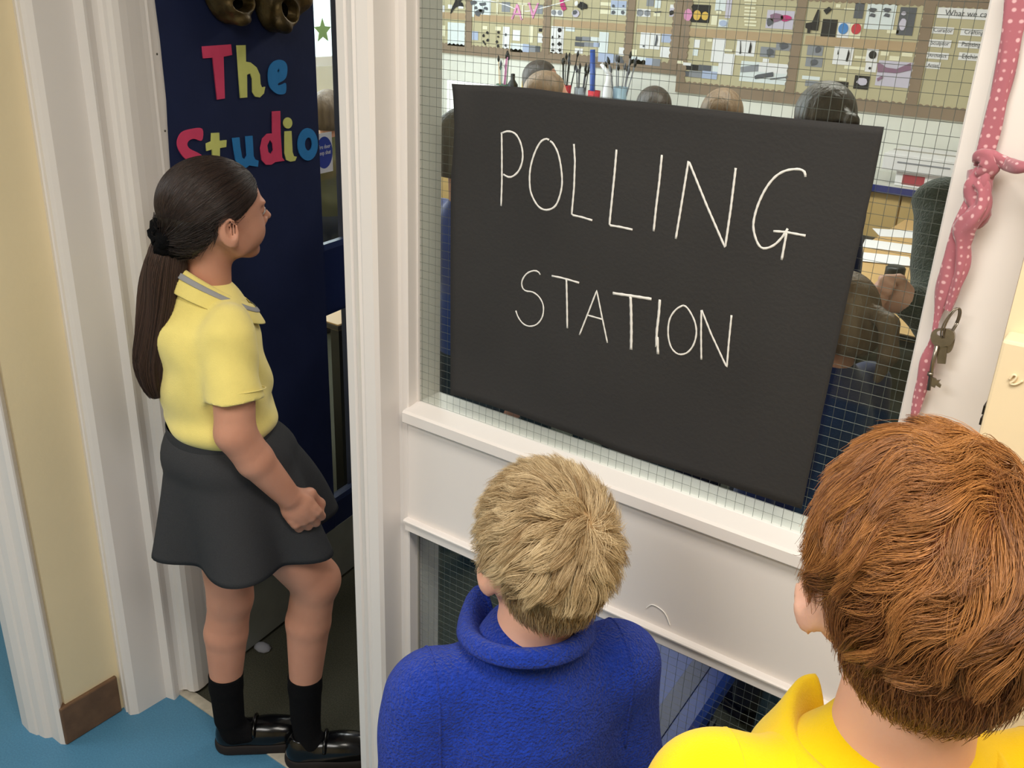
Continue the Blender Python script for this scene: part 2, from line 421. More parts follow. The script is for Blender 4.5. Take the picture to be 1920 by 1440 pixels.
LET = {
 'T': ([(553,348),(768,332),(776,412),(712,425),(722,738),(664,747),(630,432),(560,438)], [], M_pink, False, 'pink cut-out capital T beginning the top word on the navy door'),
 'h': ([(812,340),(878,338),(880,462),(915,468),(960,505),(985,560),(990,630),(1000,655),(1025,650),(1015,700),(985,730),(950,725),(930,690),(928,590),(912,550),(888,560),(890,730),(838,735)], [], M_lime, False, 'lime cut-out letter h in the middle of the top word on the navy door'),
 'e': ([(1130,448),(1085,465),(1055,510),(1048,580),(1060,650),(1100,695),(1140,708),(1178,694),(1180,625),(1150,634),(1125,640),(1122,625),(1165,600),(1186,565),(1190,500),(1170,460)], [[(1125,512),(1134,528),(1124,548),(1115,532)]], M_sky, True, 'blue cut-out letter e ending the top word on the navy door'),
 'S': ([(552,965),(470,967),(400,992),(368,1050),(372,1110),(410,1175),(455,1212),(470,1240),(440,1260),(380,1250),(375,1310),(450,1325),(530,1300),(560,1240),(556,1175),(520,1145),(460,1115),(440,1085),(452,1055),(490,1040),(550,1052)], [], M_pink, True, 'pink cut-out letter S half hidden behind the head of the girl in yellow'),
 't': ([(622,998),(680,995),(682,1055),(735,1050),(732,1102),(685,1110),(684,1178),(628,1172),(625,1120),(585,1132),(583,1075),(620,1060)], [], M_lime, False, 'lime cut-out letter t like a plus sign above the girl with the ponytail'),
 'u': ([(780,1035),(832,1030),(838,1100),(852,1180),(870,1195),(888,1165),(878,1022),(930,1018),(938,1170),(950,1195),(975,1205),(970,1250),(935,1245),(905,1240),(880,1260),(840,1245),(803,1200),(790,1120)], [], M_sky, False, 'blue cut-out letter u between the lime t and the pink d'),
 'd': ([(1078,835),(1138,832),(1140,1000),(1152,1180),(1170,1205),(1120,1212),(1100,1215),(1070,1235),(1030,1235),(1000,1200),(990,1110),(1005,1040),(1040,1003),(1080,1000)], [[(1060,1048),(1080,1075),(1086,1125),(1068,1155),(1048,1140),(1040,1090)]], M_pink, False, 'pink cut-out letter d with a tall stem on the navy door'),
 'i': ([(1172,985),(1222,982),(1230,1140),(1240,1170),(1262,1175),(1250,1205),(1215,1212),(1185,1200),(1172,1150)], [], M_lime, False, 'lime cut-out letter i with a round dot on the navy door'),
 'o': ([(1345+75*math.cos(t), 1082+122*math.sin(t)) for t in np.linspace(0, 2*math.pi, 25)[:-1]], [[(1350+28*math.cos(t), 1080+50*math.sin(t)) for t in np.linspace(0, 2*math.pi, 15)[:-1]]], M_sky, False, 'blue cut-out letter o next to the fire door sticker'),
}
for ch, (o_, hs, m_, sm, lab) in LET.items():
    cv = lambda pts: [tuple(on_door(240+x/4, y/4, 0.006)) for x, y in pts]
    oo = cv(smooth_pts(o_, 4, True)) if sm else cv(o_)
    L_ = poly_plate('paper_letter', oo, [cv(h) for h in hs], 0.0025, door_plane(0.0068), m_, None, label=lab, cat='letter', group='cut-out letters on the navy door')
    if ch == 'i':
        poly_plate('dot', cv([(1195+33*math.cos(t), 922+42*math.sin(t)) for t in np.linspace(0, 2*math.pi, 19)[:-1]]), [], 0.0025, door_plane(0.0068), m_, L_)
# fire door sticker on the vision pane
M_stw = mat('sticker_white', 'D8DCE4', 0.4); M_stb = mat('sticker_blue', '1B3C9C', 0.4)
st = poly_plate('door_sticker', [(0.590, 1.226), (0.657, 1.226), (0.657, 1.326), (0.588, 1.326)], [], 0.0006, door_plane(-0.0185), M_stw, None,
                label='square white sticker with a blue disc reading Fire door keep shut', cat='sticker')
cx, cz = 0.6245, 1.277
poly_plate('blue_disc', [(cx+0.0325*math.cos(t), cz+0.040*math.sin(t)) for t in np.linspace(0, 2*math.pi, 33)[:-1]], [], 0.0005, door_plane(-0.0180), M_stb, st)
text_obj('lettering', 'Fire door\nkeep shut', 0.0150, door_plane(-0.0176) @ Matrix.Translation((cx, cz+0.007, 0)) @ Matrix.Scale(0.86, 4, (1, 0, 0)), M_stw, st)

# ------------------------------------------------------------------ poster on the glass
M_poster = mat('black_sugar_paper', '343333', 0.82, 0.25, var=0.10, vscale=5, bump=0.10, bscale=220)
M_chalk = mat('white_chalk_pencil', 'E6E4E0', 0.9, 0.1)
PY = GY-0.004
def interp(pts, n):
    P = np.asarray(pts, float); d = np.r_[0, np.cumsum(np.linalg.norm(np.diff(P, axis=0), axis=1))]; t = np.linspace(0, d[-1], n)
    return np.stack([np.interp(t, d, P[:, 0]), np.interp(t, d, P[:, 1])], 1)
NU, NVv = 60, 48
top = interp(smooth_pts([(847, 157), (880, 159), (940, 161), (1000, 166), (1100, 180), (1240, 195), (1400, 213), (1560, 229), (1658, 238)]), NU)
bot = interp(smooth_pts([(845, 740), (870, 745), (947, 769), (1036, 801), (1113, 828), (1174, 852), (1250, 875), (1328, 899), (1420, 928), (1503, 954)]), NU)
lef = interp(smooth_pts([(847, 157), (850, 185), (852, 240), (849, 300), (846, 340), (845, 480), (845, 620), (845, 740)]), NVv)
rig = interp([(1658, 238), (1638, 340), (1580, 600), (1503, 954)], NVv)
u = np.linspace(0, 1, NU)[None, :, None]; v = np.linspace(0, 1, NVv)[:, None, None]
Q = (1-v)*top[None]+v*bot[None]+(1-u)*lef[:, None]+u*rig[:, None]-((1-u)*(1-v)*top[0]+u*(1-v)*top[-1]+(1-u)*v*bot[0]+u*v*bot[-1])
uu, vv = u[..., 0], v[..., 0]
def poster_y(a, b):
    curl = 0.010*np.exp(-(a/0.03)**2)*np.exp(-((b-0.08)/0.22)**2)
    wave = 0.0022*np.sin(a*9+1)*np.exp(-((1-b)/0.25)**2)+0.0014*np.sin(a*6.0+b*3.0)
    return PY-0.0026-curl-abs(wave)
Yp = poster_y(uu, vv)
Vp = np.zeros((NVv, NU, 3))
for j in range(NVv):
    for i in range(NU):
        Vp[j, i] = on_y(Q[j, i, 0], Q[j, i, 1], Yp[j, i])
idx = np.arange(NVv*NU).reshape(NVv, NU)
Fp = np.stack([idx[:-1, :-1], idx[1:, :-1], idx[1:, 1:], idx[:-1, 1:]], -1).reshape(-1, 4)
poster = mesh_obj('poster', Vp.reshape(-1, 3), Fp, M_poster, None, smooth=True, label='big black paper sign chalked POLLING STATION taped to the wired window', cat='sign')
sm_ = poster.modifiers.new('thick', 'SOLIDIFY'); sm_.thickness = 0.0006; sm_.offset = 1
def a7(s, pts): return [(820+x/4.0, 140+y/4.0) for x, y in pts]
def a8(pts): return [(1240+x/4.0, 180+y/4.0) for x, y in pts]
def a5(pts): return [(900+x/3.692, 480+y/3.692) for x, y in pts]
ST = [
 ('P', 3.9, [a7(0, [(482,435),(484,600),(484,800),(478,985)]), smooth_pts(a7(0, [(483,440),(525,425),(580,440),(620,500),(640,590),(632,670),(600,735),(545,770),(495,748)]))]),
 ('O', 3.9, [smooth_pts(a7(0, [(838,490),(812,482),(770,510),(725,600),(695,720),(695,850),(720,930),(765,995),(820,1015),(880,990),(915,920),(935,820),(928,700),(905,590),(870,520),(845,497)]))]),
 ('L', 4.0, [a7(0, [(1024,520),(1032,650),(1025,850),(1007,1052),(1080,1068),(1162,1093)])]),
 ('L', 4.3, [a7(0, [(1344,562),(1328,750),(1290,1130),(1370,1142),(1464,1163)])]),
 ('I', 4.3, [a7(0, [(1684,602),(1665,800),(1640,1000),(1622,1175)])]),
 ('N', 4.2, [a8([(108,1072),(140,880),(204,485),(340,820),(478,1138),(520,850),(558,540)])]),
 ('G', 4.2, [smooth_pts(a8([(1080,608),(1075,572),(1045,552),(990,550),(920,565),(850,610),(780,700),(720,830),(690,960),(705,1060),(740,1130),(785,1143),(850,1115),(905,1060),(935,1015),(948,995)])), a8([(840,1014),(930,1020),(1082,1048)]), a8([(940,1020),(902,1230)])]),
 ('S', 3.2, [smooth_pts(a5([(417,130),(400,107),(365,103),(320,125),(290,175),(295,222),(320,243),(365,250),(410,285),(438,345),(432,420),(395,472),(345,487),(300,470),(265,425),(248,378)]))]),
 ('T', 4.0, [a5([(497,138),(560,150),(625,168),(686,186)]), a5([(598,162),(602,330),(604,500)])]),
 ('A', 3.3, [a5([(688,547),(750,390),(808,240),(840,400),(882,602)]), a5([(738,408),(845,438)])]),
 ('T', 5.6, [a5([(920,258),(1040,275),(1187,298)]), a5([(1042,280),(1046,380),(1048,520),(1046,648)])]),
 ('I', 5.2, [a5([(1245,302),(1238,400),(1224,520),(1221,630)]), a5([(1228,560),(1232,680)])]),
 ('O', 3.4, [smooth_pts(a5([(1405,342),(1355,372),(1312,440),(1302,540),(1320,625),(1355,670),(1393,682),(1440,665),(1480,610),(1498,530),(1485,450),(1450,380),(1425,350),(1405,342)]))]),
 ('N', 3.6, [a5([(1532,718),(1530,540),(1532,368),(1600,540),(1708,772),(1722,600),(1741,410)])]),
]
Tv = np.array([on_y(*q, PY-0.003) for q in (top[0], top[-1], bot[0], bot[-1])])
def poster_pt(px, py_):
    p = on_y(px, py_, PY-0.003)
    a = (p[0]-Tv[0][0])/(Tv[1][0]-Tv[0][0]); b = (Tv[0][2]-p[2])/(Tv[0][2]-Tv[2][2])
    return on_y(px, py_, float(poster_y(a, b))-0.0009)
for ch, wd, strokes in ST:
    Vs, Fs = [], []
    for s_ in strokes:
        P2 = interp(s_, max(6, int(sum(np.linalg.norm(np.diff(np.asarray(s_, float), axis=0), axis=1))/5)))
        P3 = np.array([poster_pt(*q) for q in P2])
        V, F = tube_geo(P3, np.array([wd*0.00037*(1+0.13*math.sin(i*2.1+wd*7)) for i in range(len(P3))]), 6, True, 1.0, up=(0, 1, 0))
        V = np.array(V); 
        for i in range(len(P3)):
            sl = slice(i*6, i*6+6); V[sl, 1] = P3[i][1]+(V[sl, 1]-P3[i][1])*0.3
        o = len(Vs); Vs.extend(V.tolist()); Fs.extend([tuple(i+o for i in f) for f in F])
    mesh_obj('chalk_letter', Vs, Fs, M_chalk, poster, smooth=True, label='chalked white capital %s' % ch)

# ------------------------------------------------------------------ ribbon and keys on the casing
def dots_mat():
    M = mat('pink_spotted_cotton', 'A8646F', 0.85, 0.15, sheen=0.4)
    nt = M.node_tree; b = nt.nodes['Principled BSDF']
    uv = nt.nodes.new('ShaderNodeUVMap'); vo = nt.nodes.new('ShaderNodeTexVoronoi'); vo.inputs['Scale'].default_value = 1.0; vo.inputs['Randomness'].default_value = 0.25
    nt.links.new(uv.outputs[0], vo.inputs['Vector'])
    cr = nt.nodes.new('ShaderNodeValToRGB'); cr.color_ramp.elements[0].position = 0.16; cr.color_ramp.elements[1].position = 0.27
    cr.color_ramp.elements[0].color = (*srgb('DDB0B4'), 1); cr.color_ramp.elements[1].color = (*srgb('AC6772'), 1)
    nt.links.new(vo.outputs['Distance'], cr.inputs[0]); nt.links.new(cr.outputs[0], b.inputs['Base Color'])
    return M
M_rib = dots_mat()
def ribbon(name, px_pts, widths, yoff, parent, flat=0.35, seed=0, n=4, crump=0.12, **k):
    P = smooth_pts([(*p, w_, y_) for p, w_, y_ in zip(px_pts, widths, yoff)], n)
    pts = np.array([on_y(a, b, y_) for a, b, _, y_ in P]); R = P[:, 2]*0.5*0.00069
    ns = 18; V, F = tube_geo(pts, 1.0, ns, True, 1.0, up=(0, 1, 0)); V = np.array(V); rr = np.random.default_rng(seed)
    ph = rr.random(4)*6
    for i in range(len(pts)):
        for kk in range(ns):
            d = V[i*ns+kk]-pts[i]; t = 2*math.pi*kk/ns
            r = R[i]*(1+crump*math.sin(3*t+ph[0]+i*0.35)+crump*0.7*math.sin(5*t+ph[1]-i*0.5))
            d = d*r; d[1] *= flat; V[i*ns+kk] = pts[i]+d
    o = mesh_obj(name, V, np.array([f for f in F if len(f) == 4]), M_rib, parent, smooth=True, **k)
    uvl = o.data.uv_layers.new(name='UVMap'); L = np.r_[0, np.cumsum(np.linalg.norm(np.diff(pts, axis=0), axis=1))]
    li = np.zeros(len(o.data.loops), dtype=np.int32); o.data.loops.foreach_get('vertex_index', li)
    per = 14.0
    uvs = np.stack([(li % ns)/ns*6.0, L[np.minimum(li//ns, len(L)-1)]/0.0085], 1); 
    uvl.data.foreach_set('uv', uvs.ravel().astype(np.float32))
    return o
YR = 1.006
rib = ribbon('fabric_tie', [(1912, -40), (1907, 0), (1897, 60), (1885, 131), (1872, 190), (1861, 240), (1847, 286), (1842, 312)], [30, 29, 26, 24, 23, 23, 25, 24], [YR]*8, None, flat=0.25, seed=3,
             label='pink polka-dot cotton tie knotted and hanging down the white window casing', cat='fabric tie')
ribbon('knot', [(1829, 300), (1838, 293), (1852, 296), (1854, 312), (1838, 326), (1833, 318)], [12, 20, 24, 26, 20, 10], [YR-.004, YR-.008, YR-.011, YR-.010, YR-.008, YR-.005], rib, 0.7, 5)
ribbon('loop', [(1846, 296), (1858, 290), (1874, 298), (1892, 308), (1910, 314), (1926, 313), (1945, 310)], [10, 13, 15, 19, 17, 14, 16], [YR-.010, YR-.012, YR-.013, YR-.014, YR-.034, YR-.040, YR-.040], rib, 0.6, 6, crump=0.08)
ribbon('twisted_length', [(1842, 318), (1838, 345), (1832, 370), (1836, 398), (1815, 420), (1808, 440)], [30, 34, 28, 26, 24, 22], [YR-.004, YR-.008, YR-.008, YR-.010, YR-.008, YR-.006], rib, 0.6, 9, crump=0.22)
ribbon('twisted_length', [(1836, 340), (1844, 356), (1842, 385), (1826, 408), (1810, 432), (1806, 462), (1803, 500), (1792, 540), (1778, 582)], [16, 18, 20, 26, 26, 20, 18, 14, 9], [YR-.012, YR-.014, YR-.016, YR-.016, YR-.013, YR-.011, YR-.010, YR-.009, YR-.008], rib, 0.55, 12, crump=0.2)
ribbon('tail', [(1818, 372), (1806, 410), (1800, 440), (1789, 480), (1779, 515), (1769, 552), (1757, 598), (1749, 640), (1738, 676), (1731, 712), (1722, 750), (1713, 790), (1706, 830)],
       [12, 18, 26, 26, 28, 24, 9, 9, 22, 20, 16, 10, 5], [YR-.008, YR-.009, YR-.008, YR-.007, YR-.006, YR-.005, YR-.004, YR-.006, YR-.006, YR-.005, YR-.004, YR-.004, YR-.003], rib, 0.35, 15, crump=0.1)
M_key = mat('worn_nickel', '8C8478', 0.3, 0.5, metal=0.9, var=0.2, vscale=60)
KY = YR-.012
keys = empty('key_bunch', tuple(on_y(1770, 640, KY)), label='bunch of three worn keys on a split ring hung from the pink tie', cat='keys')
bpy.context.view_layer.update()
def kobj(o):
    o.parent = keys; o.matrix_parent_inverse = keys.matrix_world.inverted(); return o
for dx, tilt in ((0, 0.0), (4, 0.25)):
    pr = []
    for t in np.linspace(0, 2*math.pi, 25):
        c = on_y(1781+dx, 606, KY); pr.append(c+np.array([0.0045*math.cos(t)+0.003*math.sin(t), 0.006*math.cos(t)*(1-tilt), 0.0165*math.sin(t)]))
    kobj(tube('split_ring', pr, 0.0009, M_key, nseg=6))
def kplate(name, pts, holes, y, th=0.0022):
    cv = lambda q: [(p[0], p[2]) for p in (on_y(a, b, y) for a, b in q)]
    return kobj(poly_plate(name, cv(pts), [cv(h) for h in holes], th, Matrix(((1, 0, 0, 0), (0, 0, -1, y), (0, 1, 0, 0), (0, 0, 0, 1))), M_key))
kplate('key_bow', smooth_pts([(1748, 622), (1757, 616), (1775, 616), (1788, 622), (1790, 634), (1784, 645), (1774, 649), (1757, 650), (1748, 642), (1745, 632)], 3, True), [smooth_pts([(1757, 622), (1766, 619), (1772, 624), (1765, 630), (1758, 628)], 3, True)], KY)
kplate('key_bow', smooth_pts([(1770, 620), (1784, 617), (1791, 626), (1789, 645), (1782, 660), (1770, 658)], 3, True), [], KY+0.003)
kplate('key_blade', [(1759, 648), (1776, 650), (1775, 668), (1773, 682), (1758, 681), (1757, 665)], [], KY+0.002)
kobj(tube('key_shank', [on_y(1757, 648, KY-0.002), on_y(1749, 680, KY-0.002), on_y(1741, 731, KY-0.002)], 0.0021, M_key))
kobj(tube('key_collar', [on_y(1745, 698, KY-0.002), on_y(1744, 704, KY-0.002)], 0.0031, M_key))
kplate('key_bit', [(1744, 706), (1754, 709), (1757, 713), (1764, 712), (1760, 717), (1765, 722), (1763, 727), (1755, 722), (1753, 727), (1747, 724), (1742, 716)], [], KY-0.002)

# cream metal cabinet beside the casing
ctop = on_y(1890, 636, 0.955)
cab = box('metal_cabinet', -0.1035, 0.42, 0.950, 0.985, 0.55, float(ctop[2]), M_creamR, None, 0.003, label='cream metal cabinet fixed to the wall right of the pink tie and keys', cat='cabinet')
for a, b in ((765, 782), (790, 803)):
    p0 = on_y(1853, a, 0.95); p1 = on_y(1853, b, 0.95)
    box('dark_slot', -0.1055, -0.1028, 0.953, 0.972, float(p1[2]), float(p0[2]), M_black, cab)
pts_ = [on_y(*q, 0.9485) for q in smooth_pts([(1892, 712), (1900, 703), (1906, 706), (1901, 714), (1894, 719), (1904, 721), (1918, 714)], 4)]
tube('pressed_mark', pts_, 0.0011, M_creamR, cab, nseg=6)
# ------------------------------------------------------------------ implicit modelling toolkit for figures
class Field:
    def __init__(s, lo, hi, h):
        s.h = h; s.lo = np.array(lo, float); n = np.ceil((np.array(hi)-s.lo)/h).astype(int)+1
        s.ax = [(s.lo[i]+h*np.arange(n[i])).astype(np.float32) for i in range(3)]
        s.v = np.full(n, 1.0, np.float32)
    def _sub(s, lo, hi):
        sl = []
        for i in range(3):
            a = int(max(0, math.floor((lo[i]-s.lo[i])/s.h))); b = int(min(len(s.ax[i]), math.ceil((hi[i]-s.lo[i])/s.h)+1))
            if b <= a: return None
            sl.append(slice(a, b))
        return tuple(sl)
    def grid(s, sl):
        return (s.ax[0][sl[0]][:, None, None], s.ax[1][sl[1]][None, :, None], s.ax[2][sl[2]][None, None, :])
    def _merge(s, sl, d, k, mode):
        a = s.v[sl]
        if mode == 'add':
            if k > 0:
                h = np.maximum(k-np.abs(a-d), 0)/k; s.v[sl] = np.minimum(a, d)-h*h*k*0.25
            else: s.v[sl] = np.minimum(a, d)
        else:
            d = -d
            if k > 0:
                h = np.maximum(k-np.abs(a-d), 0)/k; s.v[sl] = np.maximum(a, d)+h*h*k*0.25
            else: s.v[sl] = np.maximum(a, d)
    def cone(s, a, b, ra, rb, k=0.012, mode='add', cut=None):
        a = np.asarray(a, float); b = np.asarray(b, float); R = max(ra, rb)+k+3*s.h
        sl = s._sub(np.minimum(a, b)-R, np.maximum(a, b)+R)
        if sl is None: return
        X, Y, Z = s.grid(sl); d = b-a; L2 = d@d+1e-12
        t = np.clip(((X-a[0])*d[0]+(Y-a[1])*d[1]+(Z-a[2])*d[2])/L2, 0, 1)
        D = np.sqrt((X-a[0]-t*d[0])**2+(Y-a[1]-t*d[1])**2+(Z-a[2]-t*d[2])**2)-(ra+(rb-ra)*t)
        if cut is not None:
            c, n_ = np.asarray(cut[0], float), np.asarray(cut[1], float); n_ = n_/np.linalg.norm(n_)
            D = np.maximum(D, (X-c[0])*n_[0]+(Y-c[1])*n_[1]+(Z-c[2])*n_[2])
        s._merge(sl, D.astype(np.float32), k, mode)
    def chain(s, pts, rs, k=0.012):
        for i in range(len(pts)-1): s.cone(pts[i], pts[i+1], rs[i], rs[i+1], k if i == 0 else min(k, 0.008))
    def ell(s, c, r, R=None, k=0.012, mode='add', planes=()):
        c = np.asarray(c, float); r = np.asarray(r, float); m_ = r.max()+k+3*s.h
        sl = s._sub(c-m_, c+m_)
        if sl is None: return
        X, Y, Z = s.grid(sl); x, y, z = X-c[0], Y-c[1], Z-c[2]
        if R is not None:
            x, y, z = (R[0][0]*x+R[1][0]*y+R[2][0]*z, R[0][1]*x+R[1][1]*y+R[2][1]*z, R[0][2]*x+R[1][2]*y+R[2][2]*z)
        k0 = np.sqrt((x/r[0])**2+(y/r[1])**2+(z/r[2])**2)+1e-9
        k1 = np.sqrt((x/r[0]**2)**2+(y/r[1]**2)**2+(z/r[2]**2)**2)+1e-9
        D = k0*(k0-1)/k1
        for (p, n_) in planes:   # local half spaces to cut away, given in the rotated frame relative to c
            nn = np.linalg.norm(n_); D = np.maximum(D, ((x-p[0])*n_[0]+(y-p[1])*n_[1]+(z-p[2])*n_[2])/nn)
        s._merge(sl, D.astype(np.float32), k, mode)
    def cutplane(s, p, n_):
        n_ = np.asarray(n_, float)/np.linalg.norm(n_); X, Y, Z = (s.ax[0][:, None, None], s.ax[1][None, :, None], s.ax[2][None, None, :])
        s.v = np.maximum(s.v, ((X-p[0])*n_[0]+(Y-p[1])*n_[1]+(Z-p[2])*n_[2]).astype(np.float32))
    def wrinkle(s, amp, f, ph=0.0, zr=None):
        X, Y, Z = (s.ax[0][:, None, None], s.ax[1][None, :, None], s.ax[2][None, None, :])
        s.v += amp*(np.sin(f[0]*X+f[1]*Y+f[2]*Z+ph+1.3*np.sin(f[1]*0.7*X-f[0]*0.8*Y+f[2]*.5*Z))).astype(np.float32)
    def mesh(s):
        v = s.v; h = s.h
        # surface nets
        ins = v < 0
        c = ins[:-1, :-1, :-1].astype(np.int8)
        for (i, j, k) in [(1,0,0),(0,1,0),(1,1,0),(0,0,1),(1,0,1),(0,1,1),(1,1,1)]:
            c = c+ins[i:v.shape[0]-1+i, j:v.shape[1]-1+j, k:v.shape[2]-1+k]
        cells = np.argwhere((c > 0) & (c < 8))
        idm = np.full(c.shape, -1, np.int32); idm[tuple(cells.T)] = np.arange(len(cells))
        acc = np.zeros((len(cells), 3)); cnt = np.zeros(len(cells))
        cor = np.array([(i, j, k) for i in (0, 1) for j in (0, 1) for k in (0, 1)])
        vals = np.stack([v[cells[:, 0]+i, cells[:, 1]+j, cells[:, 2]+k] for i, j, k in cor], 1)
        for a in range(8):
            for b in range(a+1, 8):
                if np.abs(cor[a]-cor[b]).sum() != 1: continue
                va, vb = vals[:, a], vals[:, b]; m_ = (va < 0) != (vb < 0)
                t = np.where(m_, va/np.where(m_, va-vb, 1), 0)[:, None]
                acc += m_[:, None]*(cor[a]+(cor[b]-cor[a])*t); cnt += m_
        P = s.lo+h*(cells+acc/cnt[:, None])
        Q = []
        for ax in range(3):
            o1, o2 = [(1, 2), (2, 0), (0, 1)][ax]
            sl0 = [slice(None)]*3; sl1 = [slice(None)]*3; sl0[ax] = slice(0, -1); sl1[ax] = slice(1, None)
            A = ins[tuple(sl0)]; B = ins[tuple(sl1)]
            e = np.argwhere(A != B); 
            ok = (e[:, o1] > 0) & (e[:, o2] > 0) & (e[:, o1] < v.shape[o1]-1) & (e[:, o2] < v.shape[o2]-1)
            e = e[ok]; fl = A[tuple(e.T)]
            d1 = np.zeros(3, int); d1[o1] = 1; d2 = np.zeros(3, int); d2[o2] = 1
            q = np.stack([idm[tuple((e-d1-d2).T)], idm[tuple((e-d2).T)], idm[tuple(e.T)], idm[tuple((e-d1).T)]], 1)
            q[~fl] = q[~fl][:, ::-1]; Q.append(q)
        return P, np.concatenate(Q)

def field_obj(F, name, material, parent, inv=None, **k):
    V, Q = F.mesh()
    if inv is not None: V = V@inv[0].T+inv[1]
    return mesh_obj(name, V, Q, material, parent, smooth=True, **k)

def Rz(a): return np.array([[math.cos(a), -math.sin(a), 0], [math.sin(a), math.cos(a), 0], [0, 0, 1]])
def Ry(a): return np.array([[math.cos(a), 0, math.sin(a)], [0, 1, 0], [-math.sin(a), 0, math.cos(a)]])
def Rx(a): return np.array([[1, 0, 0], [0, math.cos(a), -math.sin(a)], [0, math.sin(a), math.cos(a)]])

def add_head(F, hc, R, s=1.0, ears=True):
    L = lambda x, y, z: np.asarray(hc)+R@(np.array([x, y, z])*s)
    e = lambda c, r, k=0.02, mode='add', RR=None: F.ell(L(*c), np.array(r)*s, R if RR is None else R@RR, k*s, mode)
    e((-.014, 0, .022), (.093, .073, .084))
    e((.032, 0, .000), (.052, .058, .075), .03)
    e((.030, 0, -.052), (.046, .046, .040), .03)
    e((.064, 0, -.083), (.017, .019, .014), .022)
    for q in (1, -1):
        e((.048, q*.034, -.034), (.030, .024, .030), .02)          # cheeks
        e((.084, q*.031, .006), (.014, .016, .011), .010, 'sub')    # eye sockets
        e((.073, q*.031, .005), (.012, .0135, .011), .003)          # lids
        e((.075, q*.030, .021), (.010, .020, .006), .010)           # brow
        F.cone(L(.018, q*.046, -.062), L(-.022, q*.058, -.030), .016*s, .014*s, .02*s)
    F.cone(L(.084, 0, .010), L(.106, 0, -.017), .006*s, .0082*s, .010*s)
    for q in (1, -1): e((.094, q*.0095, -.022), (.008, .0065, .006), .006)
    e((.084, 0, -.034), (.012, .019, .012), .012)
    e((.0890, 0, -.0435), (.0075, .020, .0042), .004)
    e((.0875, 0, -.0535), (.0075, .017, .0048), .004)
    if ears:
        for q in (1, -1):
            RE = Rz(q*0.42)@Ry(-0.08)
            e((-.016, q*.079, -.020), (.019, .0062, .030), .006, 'add', RE)
            e((-.013, q*.0850, -.014), (.0110, .0070, .0175), .004, 'sub', RE)
            e((-.006, q*.076, -.044), (.009, .005, .009), .006, 'add', RE)

def skull(hc, R, s, grow):
    return np.asarray(hc)+R@(np.array([-.014, 0, .022])*s), np.array([.093, .073, .084])*s+grow

def strands_obj(name, paths, rad, material, parent, tones, nside=3, **k):
    """paths (N,S,3)"""
    N, S_, _ = paths.shape
    T = np.gradient(paths, axis=1); T /= np.linalg.norm(T, axis=2, keepdims=True)+1e-9
    ref = RNG.normal(size=(N, 1, 3)); a = np.cross(T, ref); a /= np.linalg.norm(a, axis=2, keepdims=True)+1e-9; b = np.cross(T, a)
    prof = np.linspace(1.0, 0.25, S_)[None, :, None]*np.asarray(rad).reshape(-1, 1, 1)
    V = np.stack([paths+prof*(math.cos(2*math.pi*j/nside)*a+math.sin(2*math.pi*j/nside)*b) for j in range(nside)], 2)
    base = (np.arange(N)*S_*nside)[:, None, None]; i = np.arange(S_-1)[None, :, None]*nside; j = np.arange(nside)[None, None, :]; j2 = (j+1) % nside
    Q = np.stack([base+i+j, base+i+j2, base+i+nside+j2, base+i+nside+j], -1).reshape(-1, 4)
    o = mesh_obj(name, V.reshape(-1, 3), Q, material, parent, smooth=True, kind='stuff', **k)
    at = o.data.color_attributes.new('tone', 'FLOAT_COLOR', 'POINT')
    tt = np.repeat(tones, S_*nside); at.data.foreach_set('color', np.stack([tt, tt, tt, np.ones_like(tt)], 1).ravel().astype(np.float32))
    return o

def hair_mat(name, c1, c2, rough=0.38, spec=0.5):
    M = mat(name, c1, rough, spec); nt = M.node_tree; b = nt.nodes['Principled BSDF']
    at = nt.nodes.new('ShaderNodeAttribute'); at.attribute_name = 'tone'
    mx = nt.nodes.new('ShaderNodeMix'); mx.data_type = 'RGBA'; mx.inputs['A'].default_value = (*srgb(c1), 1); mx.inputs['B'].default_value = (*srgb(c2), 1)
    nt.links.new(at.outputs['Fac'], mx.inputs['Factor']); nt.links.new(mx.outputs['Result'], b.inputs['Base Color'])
    return M

